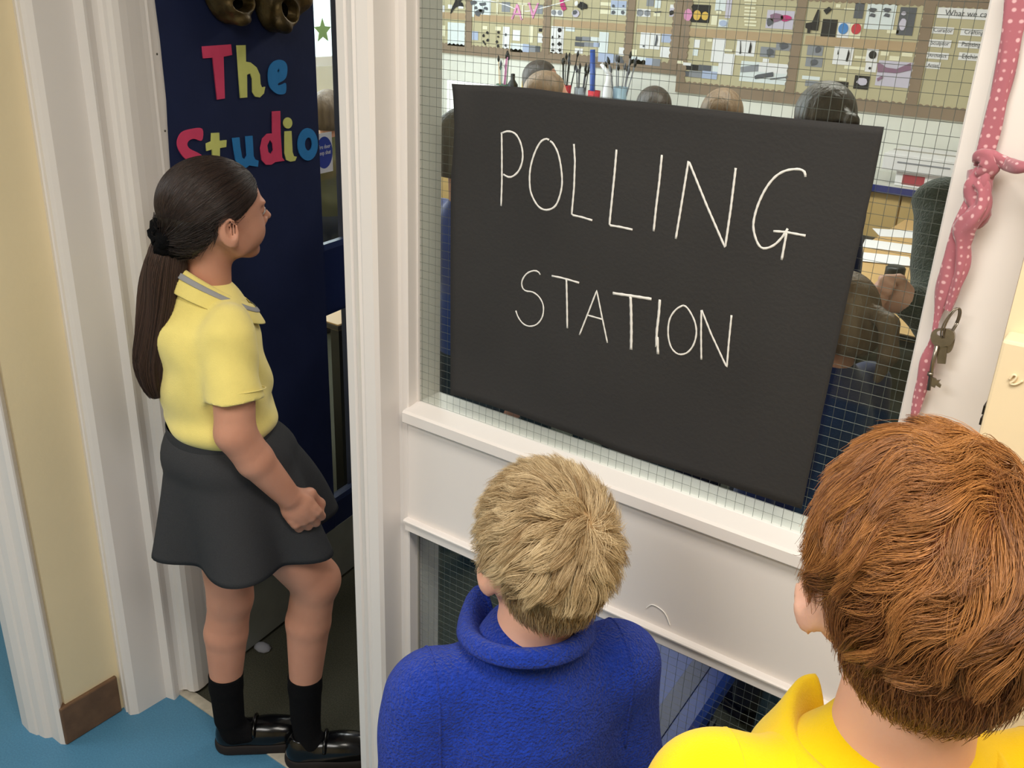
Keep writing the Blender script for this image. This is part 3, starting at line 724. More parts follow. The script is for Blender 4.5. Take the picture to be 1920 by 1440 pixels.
def head_hair(name, hc, R, s, W, N, material, parent, length, lift, grow=0.004, seed=1, sw=0.5, part_len=None, rad=0.00035, seg=7, clumps=420, clump=0.6, thick=0.006, amp=0.42):
    """short hair radiating from a whorl W (unit vector in the head frame)"""
    rg = np.random.default_rng(seed)
    c, r = skull(hc, R, s, grow)
    n = rg.normal(size=(N*4, 3)); n /= np.linalg.norm(n, axis=1)[:, None]
    p = n*r/s+np.array([-.014, 0, .022])
    x, y, z = p.T
    zlow = np.where(x < -0.03, -0.068+0.25*np.abs(y), np.where(np.abs(x+.005) < .025, 0.012, -0.005))
    keep = (z > zlow) & (x < 0.052+0.55*np.minimum(z, 0.06)) & ~((np.abs(x+.016) < .024) & (z < .014) & (np.abs(y) > .05))
    n = n[keep][:N]; N = len(n); p = p[keep][:N]
    W = np.asarray(W, float)/np.linalg.norm(W)
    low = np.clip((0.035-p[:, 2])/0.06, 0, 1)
    Lh = length[0]*(1-low)+length[1]*low; Lh *= rg.uniform(0.75, 1.15, N)
    lf = lift[0]*(1-low)+lift[1]*low
    near = np.clip(1-np.arccos(np.clip(n@W, -1, 1))/0.35, 0, 1)
    def flow(q):
        t = q*(q@W)[:, None]-W; t /= np.linalg.norm(t, axis=1)[:, None]+1e-6
        sgn = np.cross(q, t); t = t+sw*np.exp(-np.arccos(np.clip(q@W, -1, 1))/0.6)[:, None]*sgn
        dn = np.array([0.15, 0, -1.0])-q*(q@np.array([0.15, 0, -1.0]))[:, None]; dn /= np.linalg.norm(dn, axis=1)[:, None]+1e-6
        t = t*(1-0.75*low[:, None])+dn*0.75*low[:, None]
        wob = amp*np.stack([np.sin(q[:, 1]*14+q[:, 2]*9+seed), np.sin(q[:, 0]*13-q[:, 2]*11+2*seed), np.sin(q[:, 0]*10+q[:, 1]*12)], 1)
        t = t+wob-q*np.sum(wob*q, 1)[:, None]
        return t/(np.linalg.norm(t, axis=1)[:, None]+1e-6)
    q = n.copy(); P = []; hh = np.zeros(N); jit = rg.normal(size=(N, 3))*0.16
    for i in range(seg+1):
        P.append(q*(r+hh[:, None]+0.0))
        f = flow(q)+jit; st = (Lh/seg)/0.088
        q = q+f*st[:, None]*(1-0.5*lf[:, None]*(1-i/seg)); q /= np.linalg.norm(q, axis=1)[:, None]
        hh = hh+(Lh/seg)*lf*(1-0.75*i/seg)+thick/seg*(1-low)
    P = np.stack(P, 1)
    K = min(clumps, N-1); ci = rg.choice(N, K, replace=False)
    near_i = ci[np.argmax(n@n[ci].T, axis=1)]
    w_ = (np.linspace(0, 1, seg+1)**1.3*clump)[None, :, None]
    P = P*(1-w_)+(P[near_i]+(n*0.003)[:, None, :]*rg.normal(size=(N, 1, 1)))*w_
    P = P@R.T+c
    ct = rg.random(N)[near_i]
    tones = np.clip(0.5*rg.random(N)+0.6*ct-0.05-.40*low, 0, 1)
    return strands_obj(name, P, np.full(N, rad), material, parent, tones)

def scalp_cap(name, hc, R, s, material, parent, grow=0.004, h=0.004):
    c, r = skull(hc, R, s, grow); F = Field(c-r.max()-.02, c+r.max()+.02, h)
    F.ell(c, r, R, 0.0, planes=[((0.045*s, 0, 0), (1.0, 0, -.5)), ((0, 0, -.028*s), (-.05, 0, -1.0))])
    F.ell(np.asarray(hc)+R@(np.array([-.045, 0, -.012])*s), np.array([.060, .060, .066])*s+grow*.6, R, 0.01*s, planes=[((0, 0, -.055*s), (0, 0, -1))])
    for q in (1, -1): F.ell(np.asarray(hc)+R@(np.array([-.014, q*.076, -.020])*s), np.array([.026, .02, .036])*s, R, .004, 'sub')
    return field_obj(F, name, material, parent)

def nape_hair(name, cap_o, hc, R, s, N, material, parent, L=0.010, seed=2, zmax=-0.005, target=None, rad=.0004, lay=0.25):
    """short hairs growing from the low part of the cap, lying down (or combed towards target)"""
    rg = np.random.default_rng(seed); me = cap_o.data
    nf = len(me.polygons); c = np.zeros(nf*3, np.float32); n = np.zeros(nf*3, np.float32)
    me.polygons.foreach_get('center', c); me.polygons.foreach_get('normal', n); c = c.reshape(-1, 3).astype(float); n = n.reshape(-1, 3).astype(float)
    lc = (c-np.asarray(hc))@R/s
    k = np.where((lc[:, 2] < zmax) & (lc[:, 0] < 0.03) & (np.linalg.norm(lc, axis=1) > .05))[0]
    if len(k) == 0: return None
    i = rg.choice(k, N); p = c[i]+rg.normal(size=(N, 3))*.0025; nn = n[i]; nn /= np.linalg.norm(nn, axis=1)[:, None]+1e-9
    out = p-(np.asarray(hc)+R@np.array([-.02, 0, 0])); flip = np.sign(np.sum(nn*out, 1)); nn *= flip[:, None]
    ok = np.sum(nn*out, 1)/np.linalg.norm(out, axis=1) > .35
    p, nn, i = p[ok], nn[ok], i[ok]; N = len(p)
    d = np.tile(np.array([0, 0, -1.0]), (N, 1)) if target is None else (np.asarray(target)-p)
    d /= np.linalg.norm(d, axis=1)[:, None]; d = d+rg.normal(size=(N, 3))*(.22 if target is None else .04)
    d = d-nn*np.sum(d*nn, 1)[:, None]; d /= np.linalg.norm(d, axis=1)[:, None]+1e-9
    z = lc[i][:, 2]; Ls = L*np.clip((z+.09)/.05, .35, 1.2)*rg.uniform(.7, 1.2, N) if target is None else L*rg.uniform(.7, 1.2, N)
    t = np.linspace(0, 1, 4)[None, :, None]
    P = p[:, None]-nn[:, None]*.0006+(d[:, None]*t+nn[:, None]*(lay*t*(1-.4*t)))*Ls[:, None, None]
    return strands_obj(name, P, np.full(N, rad), material, parent, rg.random(N)*.6)

def seam(tp, ctr, u, v, t0, t1, material, r=.0011, n=40, off=.0004):
    """raised stitched seam projected on the garment surface"""
    from mathutils.bvhtree import BVHTree
    me = tp.data; bvh = BVHTree.FromPolygons([v_.co[:] for v_ in me.vertices], [p.vertices[:] for p in me.polygons])
    pts = []
    for t in np.linspace(t0, t1, n):
        d = Vector(np.asarray(u)*math.cos(t)+np.asarray(v)*math.sin(t)); o_ = Vector(ctr)+d*.30
        h = bvh.ray_cast(o_, -d)
        if h[0] is not None: pts.append(np.array(h[0])+np.array(d)*off)
    if len(pts) > 4:
        pts = np.array(pts); pts[1:-1] = (pts[:-2]+pts[1:-1]*2+pts[2:])/4
        return tube('seam', pts, r, material, tp, nseg=6)
# ------------------------------------------------------------------ people
M_skin = mat('skin_warm', 'C48C74', 0.5, 0.35, col2='CF9880', vscale=12, sss=0.15, bump=0.05, bscale=250)
M_skin2 = mat('skin_fair', 'E5AE96', 0.5, 0.35, col2='EDBCA6', vscale=12, sss=0.15, bump=0.05, bscale=250)
M_poloY = mat('pale_yellow_polo', 'F4E286', 0.85, 0.15, var=0.04, vscale=20, bump=0.25, bscale=700, sheen=0.3)
M_poloG = mat('golden_yellow_polo', 'FBD409', 0.85, 0.15, var=0.03, vscale=20, bump=0.25, bscale=700, sheen=0.2)
M_fleece = mat('royal_blue_fleece', '1A3DB0', 0.95, 0.1, var=0.16, vscale=130, bump=0.9, bscale=330, sheen=0.12, detail=6)
M_skirt = mat('charcoal_skirt_cloth', '3A3B3E', 0.9, 0.15, var=0.08, vscale=400, bump=0.15, bscale=500)
M_sock = mat('black_knit', '121214', 0.95, 0.1, bump=0.3, bscale=400)
M_patent = mat('black_patent_leather', '08080A', 0.2, 0.4, coat=0.15)
M_sole = mat('dark_rubber_sole', '241F1E', 0.75, 0.3)
M_trouser = mat('grey_trouser_cloth', '3C3E42', 0.9, 0.15, bump=0.2, bscale=400)
M_eye = mat('eye_white', 'EDE8E2', 0.25); M_iris = mat('dark_iris', '2C1C14', 0.2)
M_lip = mat('lip', 'B86A60', 0.45)
M_hairG = hair_mat('dark_brown_hair', '1B1412', '3E2D26', 0.42, 0.5)
M_hairP = hair_mat('brown_ponytail_hair', '2A1F1B', '5A443A', 0.5, 0.4)
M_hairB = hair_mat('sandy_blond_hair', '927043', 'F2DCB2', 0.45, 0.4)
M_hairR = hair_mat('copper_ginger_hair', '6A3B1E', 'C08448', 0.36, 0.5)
M_lany = mat('grey_lanyard', '9A9A9C', 0.8)

def eyes(hc, R, s, parent):
    for q in (1, -1):
        c = np.asarray(hc)+R@(np.array([.0745, q*.031, .004])*s)
        bm = bmesh.new(); bmesh.ops.create_uvsphere(bm, u_segments=14, v_segments=10, radius=.0118*s)
        o = bm_obj('eye', bm, M_eye, parent, smooth=True); o.location = Vector(c)
        c2 = c+R@(np.array([.0088, 0, 0])*s)
        bm = bmesh.new(); bmesh.ops.create_uvsphere(bm, u_segments=12, v_segments=8, radius=.0052*s)
        i_ = bm_obj('iris', bm, M_iris, o, smooth=True); i_.location = Vector(c2-c)

def collar(name, ctr, yaw, ra, rb, open_a, prof, material, parent, n=48, flare=None, tilt=0.0, thick=0.002):
    """loft: prof = list of (radial offset, height) from neck line outwards; tilt lowers the front"""
    V = []; F = []
    th = np.linspace(open_a, 2*math.pi-open_a, n)
    for t in th:
        fr = 0.5+0.5*math.cos(t); e = flare(t) if flare else (0, 0)
        for (dr, dz) in prof:
            x = (ra+dr+e[0]*max(dz, 0)/0.03+(e[0] if dz < 0 else 0)*0)*math.cos(t); y = (rb+dr+e[1])*math.sin(t)
            V.append((x, y, dz-tilt*math.cos(t)))
    m_ = len(prof)
    for i in range(n-1):
        for j in range(m_-1): F.append((i*m_+j, (i+1)*m_+j, (i+1)*m_+j+1, i*m_+j+1))
    Rm = Rz(yaw); V = np.array(V)@Rm.T+np.asarray(ctr)
    o = mesh_obj(name, V, np.array(F), material, parent, smooth=True)
    sd = o.modifiers.new('thick', 'SOLIDIFY'); sd.thickness = thick; sd.offset = 0
    sb = o.modifiers.new('soft', 'SUBSURF'); sb.levels = 1; sb.render_levels = 1
    return o

def shoe(base, yaw, parent, L=0.215, patent=True):
    """base: heel point on the ground"""
    Rm = Rz(yaw); b = np.asarray(base, float)
    P = lambda x, y, z: b+Rm@np.array([x, y, z])
    lo = b-np.array([.25, .25, .02]); hi = b+np.array([.25, .25, .12])
    F = Field(lo, hi, 0.0032)
    F.cone(P(.036, 0, .030), P(L-.045, 0.004, .028), .034, .036, 0.01)
    F.ell(P(.042, 0, .048), (.036, .031, .036), Rm, .015)
    F.ell(P(L*.60, 0, .042), (.060, .033, .030), Rm, .02)
    F.cutplane(P(0, 0, .020), (0, 0, -1)); F.cutplane(P(0, 0, .074), (0, 0, 1))
    o = field_obj(F, 'shoe', M_patent if patent else M_sock, parent)
    F = Field(lo, hi, 0.0032)
    F.cone(P(.037, 0, .012), P(L-.044, 0.004, .012), .039, .044, 0.0)
    F.cutplane(P(0, 0, .026), (0, 0, 1)); F.cutplane(P(0, 0, .001), (0, 0, -1))
    field_obj(F, 'sole', M_sole, o)
    pr = [P(L*.44, .034*math.cos(t), .046+.030*math.sin(t)) for t in np.linspace(0.1, math.pi-.1, 14)]
    tube('strap', pr, .0042, M_patent, o, nseg=6)
    return o

# ================= girl in the doorway
GB = np.array([-1.42, 1.10, 0.0]); GV = GB/np.linalg.norm(GB); GRr = np.array([GV[1]*1.0, -GV[0], 0])
def G(px, py_, w_=0.0):
    d = ray(px, py_); t = ((GB-GV*w_)@GV)/(d@GV); return O3+d*t
base_ang = math.atan2(GRr[1], GRr[0])
g_yaw = base_ang+math.radians(14)
Rg = Rz(g_yaw)
girl = empty('person', tuple(GB), label='girl in a pale yellow polo and grey skirt with a long ponytail in the doorway', cat='person')
bpy.context.view_layer.update()
gi = (np.eye(3), -GB)
hc = G(408, 400, 0.0); hs = 0.93
Rh = Rz(base_ang+math.radians(25))@Ry(math.radians(0))
F = Field(GB+np.array([-.30, -.30, .08]), GB+np.array([.30, .27, 1.44]), 0.0032)
add_head(F, hc, Rh, hs)
nb = G(392, 545, 0.0)
F.cone(hc+Rh@np.array([-.022, 0, -.040]), nb, .040, .041, .02)
F.ell(G(402, 650), (.074, .098, .105), Rg, .02)
F.ell(G(412, 800), (.078, .100, .14), Rg, .02)
# right arm (towards the viewer)
sh, el, wr = G(431, 640, .112), G(441, 812, .150), G(540, 930, .125)
F.chain([sh, G(438, 715, .130), el], [.040, .0385, .037], .012)
F.chain([el, G(478, 862, .145), wr], [.037, .035, .0245], .01)
kn = G(577, 972, .118)
hd = (kn-wr)/np.linalg.norm(kn-wr)
side = np.cross(hd, -GV); side /= np.linalg.norm(side)     # across the knuckles
nrm = np.cross(side, hd)
if nrm@(-GV) < 0: nrm = -nrm
RH = np.stack([hd, side, nrm], 1)
F.ell((wr+kn)/2+hd*.004, (.040, .035, .019), RH, .012)
if (side@np.array([0, 0, 1])) > 0: side = -side
for i in range(4):
    o_ = (i-1.5)*-.0165
    k0 = kn+side*(-o_)*1.0+nrm*.004-hd*(0.004*abs(i-1.2))
    Lf = [.024, .027, .026, .021][i]
    k1 = k0+hd*Lf*.75-nrm*.012+np.array([0, 0, -.006]); k2 = k1-nrm*.022-hd*.004; k3 = k2-hd*.018-nrm*.004
    F.cone(k0-hd*.012, k0, .0098, .0102, .005); F.chain([k0, k1, k2, k3], [.0098, .0092, .0086, .0078], .002)
ths = kn-side*.030
F.chain([wr-side*.014-nrm*.008+hd*.012, wr-side*.030-nrm*.022+hd*.038, ths-nrm*.030+hd*.006, ths+side*.016-nrm*.034+hd*.014], [.012, .0115, .0105, .009], .008)
# left arm (hidden behind the body)
sl_, e2, w2 = G(392, 575, -.115), G(415, 790, -.15), G(470, 880, -.15)
F.chain([sl_, e2, w2], [.040, .035, .025], .012)
lh = w2+np.array([.02, .02, -.03])
F.ell(w2*.4+lh*.6, (.030, .018, .034), Rg, .012)
for i in range(4):
    a_ = lh+Rg@np.array([(i-1.5)*.015, 0, -.012]); F.chain([a_, a_+np.array([0, .0, -.028]), a_+Rg@np.array([-.008, -.012, -.048])], [.0088, .0082, .007], .003)
F.chain([w2+Rg@np.array([.015, 0, -.015]), w2+Rg@np.array([.036, -.008, -.042])], [.010, .008], .008)
# legs: near leg forward, far leg behind
fk, fa = G(590, 1088, .040), G(572, 1288, .037)
F.chain([G(430, 900, .055), fk], [.072, .052], .02)
F.ell(fk+Rg@np.array([.012, 0, .0]), (.040, .042, .044), Rg, .02)
F.chain([fk, G(578, 1165, .036), fa, G(573, 1335, .037)], [.047, .0485, .034, .031], .014)
rk, ra_ = G(432, 1120, -.038), G(424, 1285, -.034)
F.chain([G(415, 900, -.05), rk], [.072, .049], .02)
F.chain([rk, G(424, 1185, -.040), ra_, G(430, 1335, -.032)], [.046, .0475, .034, .031], .014)
body = field_obj(F, 'body', M_skin, girl, gi)
eyes(hc-GB, Rh, hs, girl)
# lips
for dz, rz_ in ((-.0445, .0034), (-.0525, .0040)):
    Fl = Field(hc-.12, hc+.12, .0035) if False else None
# hair cap
F = Field(hc-.14, hc+.14, 0.003)
c_, r_ = skull(hc, Rh, hs, np.array([.010, .008, .005]))
F.ell(c_, r_, Rh, 0, planes=[((0.066, 0, 0.01), (1.0, 0, -.55)), ((.0, 0, -.030), (.62, 0, -1.0))])
F.ell(hc+Rh@np.array([-.052, 0, -.018]), (.058, .062, .058), Rh, .012, planes=[((.012, 0, 0), (.9, 0, -.5)), ((0, 0, -.040), (.45, 0, -1.0))])
for q in (1, -1): F.ell(hc+Rh@np.array([-.013, q*.076, -.018]), (.026, .020, .034), Rh, .004, 'sub')
cap = field_obj(F, 'hair', M_hairG, girl, gi)
pony0 = G(326, 436, .042)
# combed strands from the hairline back to the tie
rg = np.random.default_rng(5); N = 5200
n_ = rg.normal(size=(N*3, 3)); n_ /= np.linalg.norm(n_, axis=1)[:, None]; p_ = n_*r_
keep = (p_[:, 0] < 0.060+.5*p_[:, 2]) & (p_[:, 2] > -.040+.55*p_[:, 0]) & ~((np.abs(p_[:, 0]+.002) < .026) & (p_[:, 2] < .004)) & ~((p_[:, 0] > -.01) & (p_[:, 2] < .016))
n_ = n_[keep][:N]; N = len(n_)
tie = Rh.T@(pony0-c_); tn = tie/np.linalg.norm(tie)
Ps = []; q_ = n_.copy(); frac = rg.uniform(.35, .9, N)
for i in range(9):
    t = i/8.0*frac
    om = np.arccos(np.clip(n_@tn, -1, 1)); so = np.sin(om)+1e-6
    qq = (np.sin((1-t)*om)/so)[:, None]*n_+(np.sin(t*om)/so)[:, None]*tn
    Ps.append(qq*(r_+0.0009+0.0006*math.sin(i)))
Ps = np.stack(Ps, 1)@Rh.T+c_-GB
st_h = strands_obj('combed_strands', Ps, np.full(N, .00055), M_hairG, cap, rg.random(N)*.9)
nape_hair('nape_strands', cap, hc-GB, Rh, hs, 3500, M_hairG, cap, L=.030, target=pony0-GB, zmax=.01, rad=.0006, lay=.06)
# scrunchie
pr = []; ax = (G(312, 470, .02)-pony0); ax /= np.linalg.norm(ax); u1 = np.cross(ax, [0, 0, 1.0]); u1 /= np.linalg.norm(u1); u2 = np.cross(ax, u1)
for sx in (0, 1):
    pr = [pony0-GB+ax*(.004+.016*sx)+(u1*math.cos(t)+u2*math.sin(t))*(.023+.004*math.sin(5*t+sx)) for t in np.linspace(0, 2*math.pi, 33)]
    V, Fq = tube_geo(pr, np.array([.0150+.004*math.sin(i*1.9) for i in range(33)]), 8)
    mesh_obj('scrunchie', V, Fq, mat('black_velvet', '0C0C0E', 0.95, 0.1, bump=.5, bscale=200), girl, smooth=True)
# ponytail
pc = [(322, 438), (310, 480), (303, 530), (297, 580), (289, 630), (283, 680), (288, 720), (296, 744)]
pw = [.020, .031, .034, .031, .028, .028, .022, .012]
pd_ = [.030, .032, .030, .032, .032, .030, .030, .030]
PC = smooth_pts(np.array([np.r_[G(*a, d), b] for a, b, d in zip(pc, pw, pd_)]), 4)
V, Fq = tube_geo(PC[:, :3]-GB, PC[:, 3]*.78, 14)
pt = mesh_obj('ponytail', V, Fq, M_hairP, girl, smooth=True)
N = 4200; S_ = len(PC); T_ = np.gradient(PC[:, :3], axis=0); T_ /= np.linalg.norm(T_, axis=1)[:, None]
A_ = np.cross(T_, [0, 0, 1.0]); A_ = np.where(np.linalg.norm(A_, axis=1)[:, None] < .05, np.array([1.0, 0, 0]), A_); A_ = np.cross(T_, np.tile(GV, (S_, 1))); A_ /= np.linalg.norm(A_, axis=1)[:, None]; B_ = np.cross(T_, A_)
th_ = rg.random(N)*6.283; rr_ = np.sqrt(rg.uniform(.60, 1.25, N)); ln = rg.uniform(.72, 1.0, N)
sv = np.linspace(0, 1, 15)[None, :]*ln[:, None]*(S_-1); 
def samp(arr, s_):
    i0 = np.clip(np.floor(s_).astype(int), 0, S_-2); f_ = (s_-i0)[..., None]; return arr[i0]*(1-f_)+arr[i0+1]*f_
ctr = samp(PC, sv); AA = samp(A_, sv); BB = samp(B_, sv)
wob = 1+.12*np.sin(th_[:, None]*3+sv*.35)+.22*(sv/S_)**4*np.sin(th_[:, None]*9+2)
Pp = ctr[..., :3]+(AA*np.cos(th_)[:, None, None]+BB*np.sin(th_)[:, None, None]*.8)*(ctr[..., 3:]*(rr_[:, None]*wob)[..., None])-GB
strands_obj('loose_strands', Pp, np.full(N, .0007), M_hairP, pt, rg.random(N))
# polo shirt
F = Field(GB+np.array([-.30, -.30, .80]), GB+np.array([.26, .26, 1.27]), 0.0034)
F.ell(G(394, 655), (.094, .122, .118), Rg, .02)
F.ell(G(408, 725), (.106, .122, .10), Rg, .03)
F.ell(G(414, 778), (.108, .126, .044), Rg, .03)
F.cone(G(424, 618, .090), G(388, 582, -.105), .046, .046, .03)
F.cone(G(392, 560), G(392, 625), .050, .080, .03); F.cone(G(376, 580, .02), G(368, 625, .03), .054, .066, .03)
cuff = G(444, 748, .139)
F.cone(G(430, 635, .108), G(446, 790, .150), .048, .0545, .022, cut=(cuff, (G(446, 790, .152)-sh)))
F.cone(sl_, G(404, 760, -.145), .049, .052, .02, cut=(G(402, 720, -.14), (0, 0, -1)))
F.wrinkle(.0034, (14, 18, 26), .4); F.wrinkle(.0024, (-38, 16, 40), 2.0)
F.cutplane(G(414, 810), (0, 0, -1)); 
shirt = field_obj(F, 'polo_shirt', M_poloY, girl, gi)
# sleeve hem line
pr = []
axs = (G(446, 790, .150)-G(430, 635, .108)); axs /= np.linalg.norm(axs); u1 = np.cross(axs, [1, 0, 0]); u1 /= np.linalg.norm(u1); u2 = np.cross(axs, u1)
pr = [cuff-axs*.016-GB+(u1*math.cos(t)+u2*math.sin(t))*.0533 for t in np.linspace(0, 2*math.pi, 33)]
V, Fq = tube_geo(pr, .0012, 6); mesh_obj('sleeve_hem', V, Fq, M_poloY, shirt, smooth=True)
cN = G(404, 546)-GB
collar('collar', cN, g_yaw, .062, .056, .30, [(-.008, -.012), (-.006, .008), (-.002, .015), (.004, .015), (.012, .003), (.020, -.012), (.027, -.026)], M_poloY, shirt, tilt=.044)
collar('lanyard', cN+np.array([0, 0, .000]), g_yaw, .065, .057, .12, [(.008, .0100), (.012, .005), (.0145, .000)], M_lany, girl, tilt=.047, thick=.001)
# skirt with soft flutes
def skirt():
    nz, nt_ = 26, 128; V = []
    wc = G(414, 800)-GB; hcn = G(468, 1010, .0)-GB
    for j in range(nz):
        t = j/(nz-1.0); c = wc*(1-t)+hcn*t; c = c+np.array([0, 0, 0.0])
        prof = t**0.85
        rx = .098+(.168-.098)*prof; ry = .112+(.160-.112)*prof
        if t < .3: rx += .016*math.sin(t/.3*math.pi)*.6; ry += .014*math.sin(t/.3*math.pi)*.6
        for i in range(nt_):
            a = 2*math.pi*i/nt_
            am = .026*t**1.3; f_ = math.sin(6*a+.9+.8*math.sin(a*2+1))
            r = 1+am/.15*f_
            lift = .028*max(0, math.cos(a-0.35))**2*t          # raised by the leading thigh
            bulge = .018*max(0, math.cos(a-0.3))*math.sin(t*math.pi)
            x = (rx+bulge)*r*math.cos(a); y = ry*r*math.sin(a)
            p = Rg@np.array([x, y, 0])+c; p[2] += lift+.006*math.sin(3*a+1)*t+.020*max(0, math.cos(a-2.6))*t
            V.append(p)
    F = [(j*nt_+i, j*nt_+(i+1) % nt_, (j+1)*nt_+(i+1) % nt_, (j+1)*nt_+i) for j in range(nz-1) for i in range(nt_)]
    o = mesh_obj('skirt', np.array(V), np.array(F), M_skirt, girl, smooth=True)
    sd = o.modifiers.new('thick', 'SOLIDIFY'); sd.thickness = .003; sd.offset = 0
    return o
sk = skirt()
collar('waistband', G(413, 797)-GB, g_yaw, .101, .115, .0, [(0, -.022), (.002, 0), (.001, .014)], M_skirt, sk)
# socks
for (top_, bot_, tgt) in ((G(572, 1266, .037), fa, (573, 1345, .037)), (G(424, 1262, -.034), ra_, (430, 1345, -.032))):
    b_ = G(*tgt); F = Field(np.minimum(top_, b_)-.09, np.maximum(top_, b_)+.09, .0035)
    F.chain([top_+(top_-b_)*.15, bot_, b_], [.0405, .037, .0345], .012)
    F.cutplane(top_, (top_-b_)); field_obj(F, 'sock', M_sock, girl, gi)
gzp = lambda x, y: on_z(x, y, 0)
h1 = gzp(398, 1402); t1 = gzp(552, 1396); y1 = math.atan2(t1[1]-h1[1], t1[0]-h1[0])
h2_ = gzp(536, 1425); 
s1 = shoe(h1-GB+np.array([0.0, .012, 0]), y1, girl, 0.215)
s2 = shoe(h2_-GB, y1-.03, girl, 0.215)
# insteps joining sock to shoe
for q, tgt in ((h1, (430, 1345, -.032)), (h2_, (573, 1345, .037))):
    b_ = G(*tgt); d_ = np.array([math.cos(y1), math.sin(y1), 0]); F = Field(q-.16, q+.22, .004)
    foot = q+d_*.055+np.array([0, 0, .05]); F.cone(b_, foot, .034, .030, .01); F.cone(foot, foot+d_*.055-np.array([0, 0, .012]), .030, .024, .01)
    F.cutplane(q+np.array([0, 0, .028]), (0, 0, -1)); field_obj(F, 'foot_sock', M_sock, girl, gi)

# ================= generic standing child for the two boys and the pupils
def child(base, yaw, hc, hyaw, hpitch, s, top_mat, label, skin, long_sleeve, res=0.004, k=1.0, half=.128, trouser=M_trouser, name='person', zf=.805):
    """hc world head centre; k scales limb and torso girth"""
    B = np.array([base[0], base[1], 0.0]); e_ = empty(name, tuple(B), label=label, cat='person')
    Rt = Rz(yaw); Rhh = Rz(hyaw)@Ry(-hpitch); hl = np.asarray(hc)-B
    H = hl[2]+.095*s; zs = zf*H; zh = .50*H
    P = lambda x, y, z: Rt@np.array([x, y, z])
    W_ = half+.10
    F = Field((-.26, -.26, .03), (.26, .26, hl[2]+.12), res)
    add_head(F, hl, Rhh, s)
    F.cone(hl+Rhh@(np.array([-.024, 0, -.035])*s), P(-.005, 0, zs+.01), .043*s, .048*k, .02)
    F.ell(P(0, 0, zs-.10), (.075*k, .105*k, .13), Rt, .02); F.ell(P(0, 0, zh+.06), (.075*k, .10*k, .12), Rt, .02)
    arms = []
    for q in (1, -1):
        a, b, c = P(-.005, q*half, zs-.035), P(-.015, q*(half+.035), zs-.035-.19*H), P(.045, q*(half+.030), zs-.035-.34*H)
        arms.append((a, b, c)); F.chain([a, b, c], [.036*k, .031*k, .022*k], .012)
        hd_ = c+P(.012, 0, -.035); F.ell(c*.35+hd_*.65, (.026, .013, .034), Rt, .01)
        for i in range(4):
            f0 = hd_+P((1.5-i)*.0145-.002, 0, -.022); F.chain([f0, f0+P(.003, -q*.005, -.026), f0+P(-.001, -q*.016, -.044+.004*abs(i-1))], [.0085, .0078, .0066], .002)
        F.chain([c+P(.016, -q*.004, -.020), c+P(.036, -q*.010, -.044), c+P(.038, -q*.012, -.062)], [.010, .0085, .0075], .008)
        F.chain([P(0, q*.055, zh), P(.004, q*.060, .27*H), P(-.004, q*.062, .055)], [.070*k, .046*k, .030*k], .015)
    field_obj(F, 'body', skin, e_); eyes(hl, Rhh, s, e_)
    # top
    F = Field((-.27, -.27, zh-.06), (.27, .27, zs+.07), res)
    F.ell(P(0, 0, zs-.115), (.094*k, .122*k, .135), Rt, .02); F.ell(P(.004, 0, zh+.10), (.098*k, .120*k, .16), Rt, .03)
    F.cone(P(-.004, half*.86, zs-.028), P(-.004, -half*.86, zs-.028), .043*k, .043*k, .03)
    F.cone(P(-.004, 0, zs+.016), P(0, 0, zs-.06), .050*k, .088*k, .045)
    for (a, b, c) in arms:
        if long_sleeve: F.chain([a, b, c+(b-c)*.06], [.048*k, .043*k, .031*k], .025)
        else: F.cone(a, b, .048*k, .050*k, .02, cut=(a*.32+b*.68, b-a))
    F.wrinkle(.0020, (12, 9, 26), yaw); F.wrinkle(.0014, (-22, 17, 40), 2.0+yaw)
    F.cutplane((0, 0, zh-.02), (0, 0, -1)); tp = field_obj(F, 'fleece' if long_sleeve else 'polo_shirt', top_mat, e_)
    # trousers and shoes
    F = Field((-.2, -.2, .02), (.2, .2, zh+.06), max(res, .005))
    F.ell(P(0, 0, zh), (.088*k, .110*k, .08), Rt, .02)
    for q in (1, -1): F.chain([P(0, q*.056, zh-.02), P(.004, q*.060, .27*H), P(-.004, q*.062, .05)], [.079*k, .056*k, .046*k], .02)
    F.cutplane((0, 0, zh+.035), (0, 0, 1)); F.cutplane((0, 0, .045), (0, 0, -1)); field_obj(F, 'trousers', trouser, e_)
    for q in (1, -1): shoe(P(-.045, q*.064, 0), yaw, e_, .20*s, False)
    return e_, tp, hl, Rhh, H, zs, P, Rt

# blond boy in the blue fleece
bh = at_depth(1020, 1028, 1.06)
bl, blt, hl, Rb, H, zs, P, Rt = child((bh[0]-.004, bh[1]-.020), math.radians(141), bh, math.radians(143), math.radians(6), .875, M_fleece,
    'small boy with short sandy blond hair and a royal blue fleece below the black sign', M_skin2, True, res=.0038, k=1.03, half=.116, zf=.818)
capb = scalp_cap('hair_base', hl, Rb, .875, mat('sandy_scalp', 'A98A62', 0.8), bl, .002)
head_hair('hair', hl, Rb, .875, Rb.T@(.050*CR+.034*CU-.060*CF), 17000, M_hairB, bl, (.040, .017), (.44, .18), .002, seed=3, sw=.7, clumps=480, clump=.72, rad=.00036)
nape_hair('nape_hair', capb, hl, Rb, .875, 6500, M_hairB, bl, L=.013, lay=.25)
def fl(t): 
    f_ = math.exp(-((t-.6)/.45)**2)+math.exp(-((t-(2*math.pi-.6))/.45)**2)
    return (.030*f_, .012*f_*(1 if t < math.pi else -1)*0)
collar('collar', P(.002, 0, zs+.008), math.radians(141), .054, .052, .40, [(.000, -.024), (.000, 0), (.003, .018), (.008, .032), (.016, .038), (.023, .034), (.027, .020)], M_fleece, blt, flare=fl, tilt=.014, thick=.007)
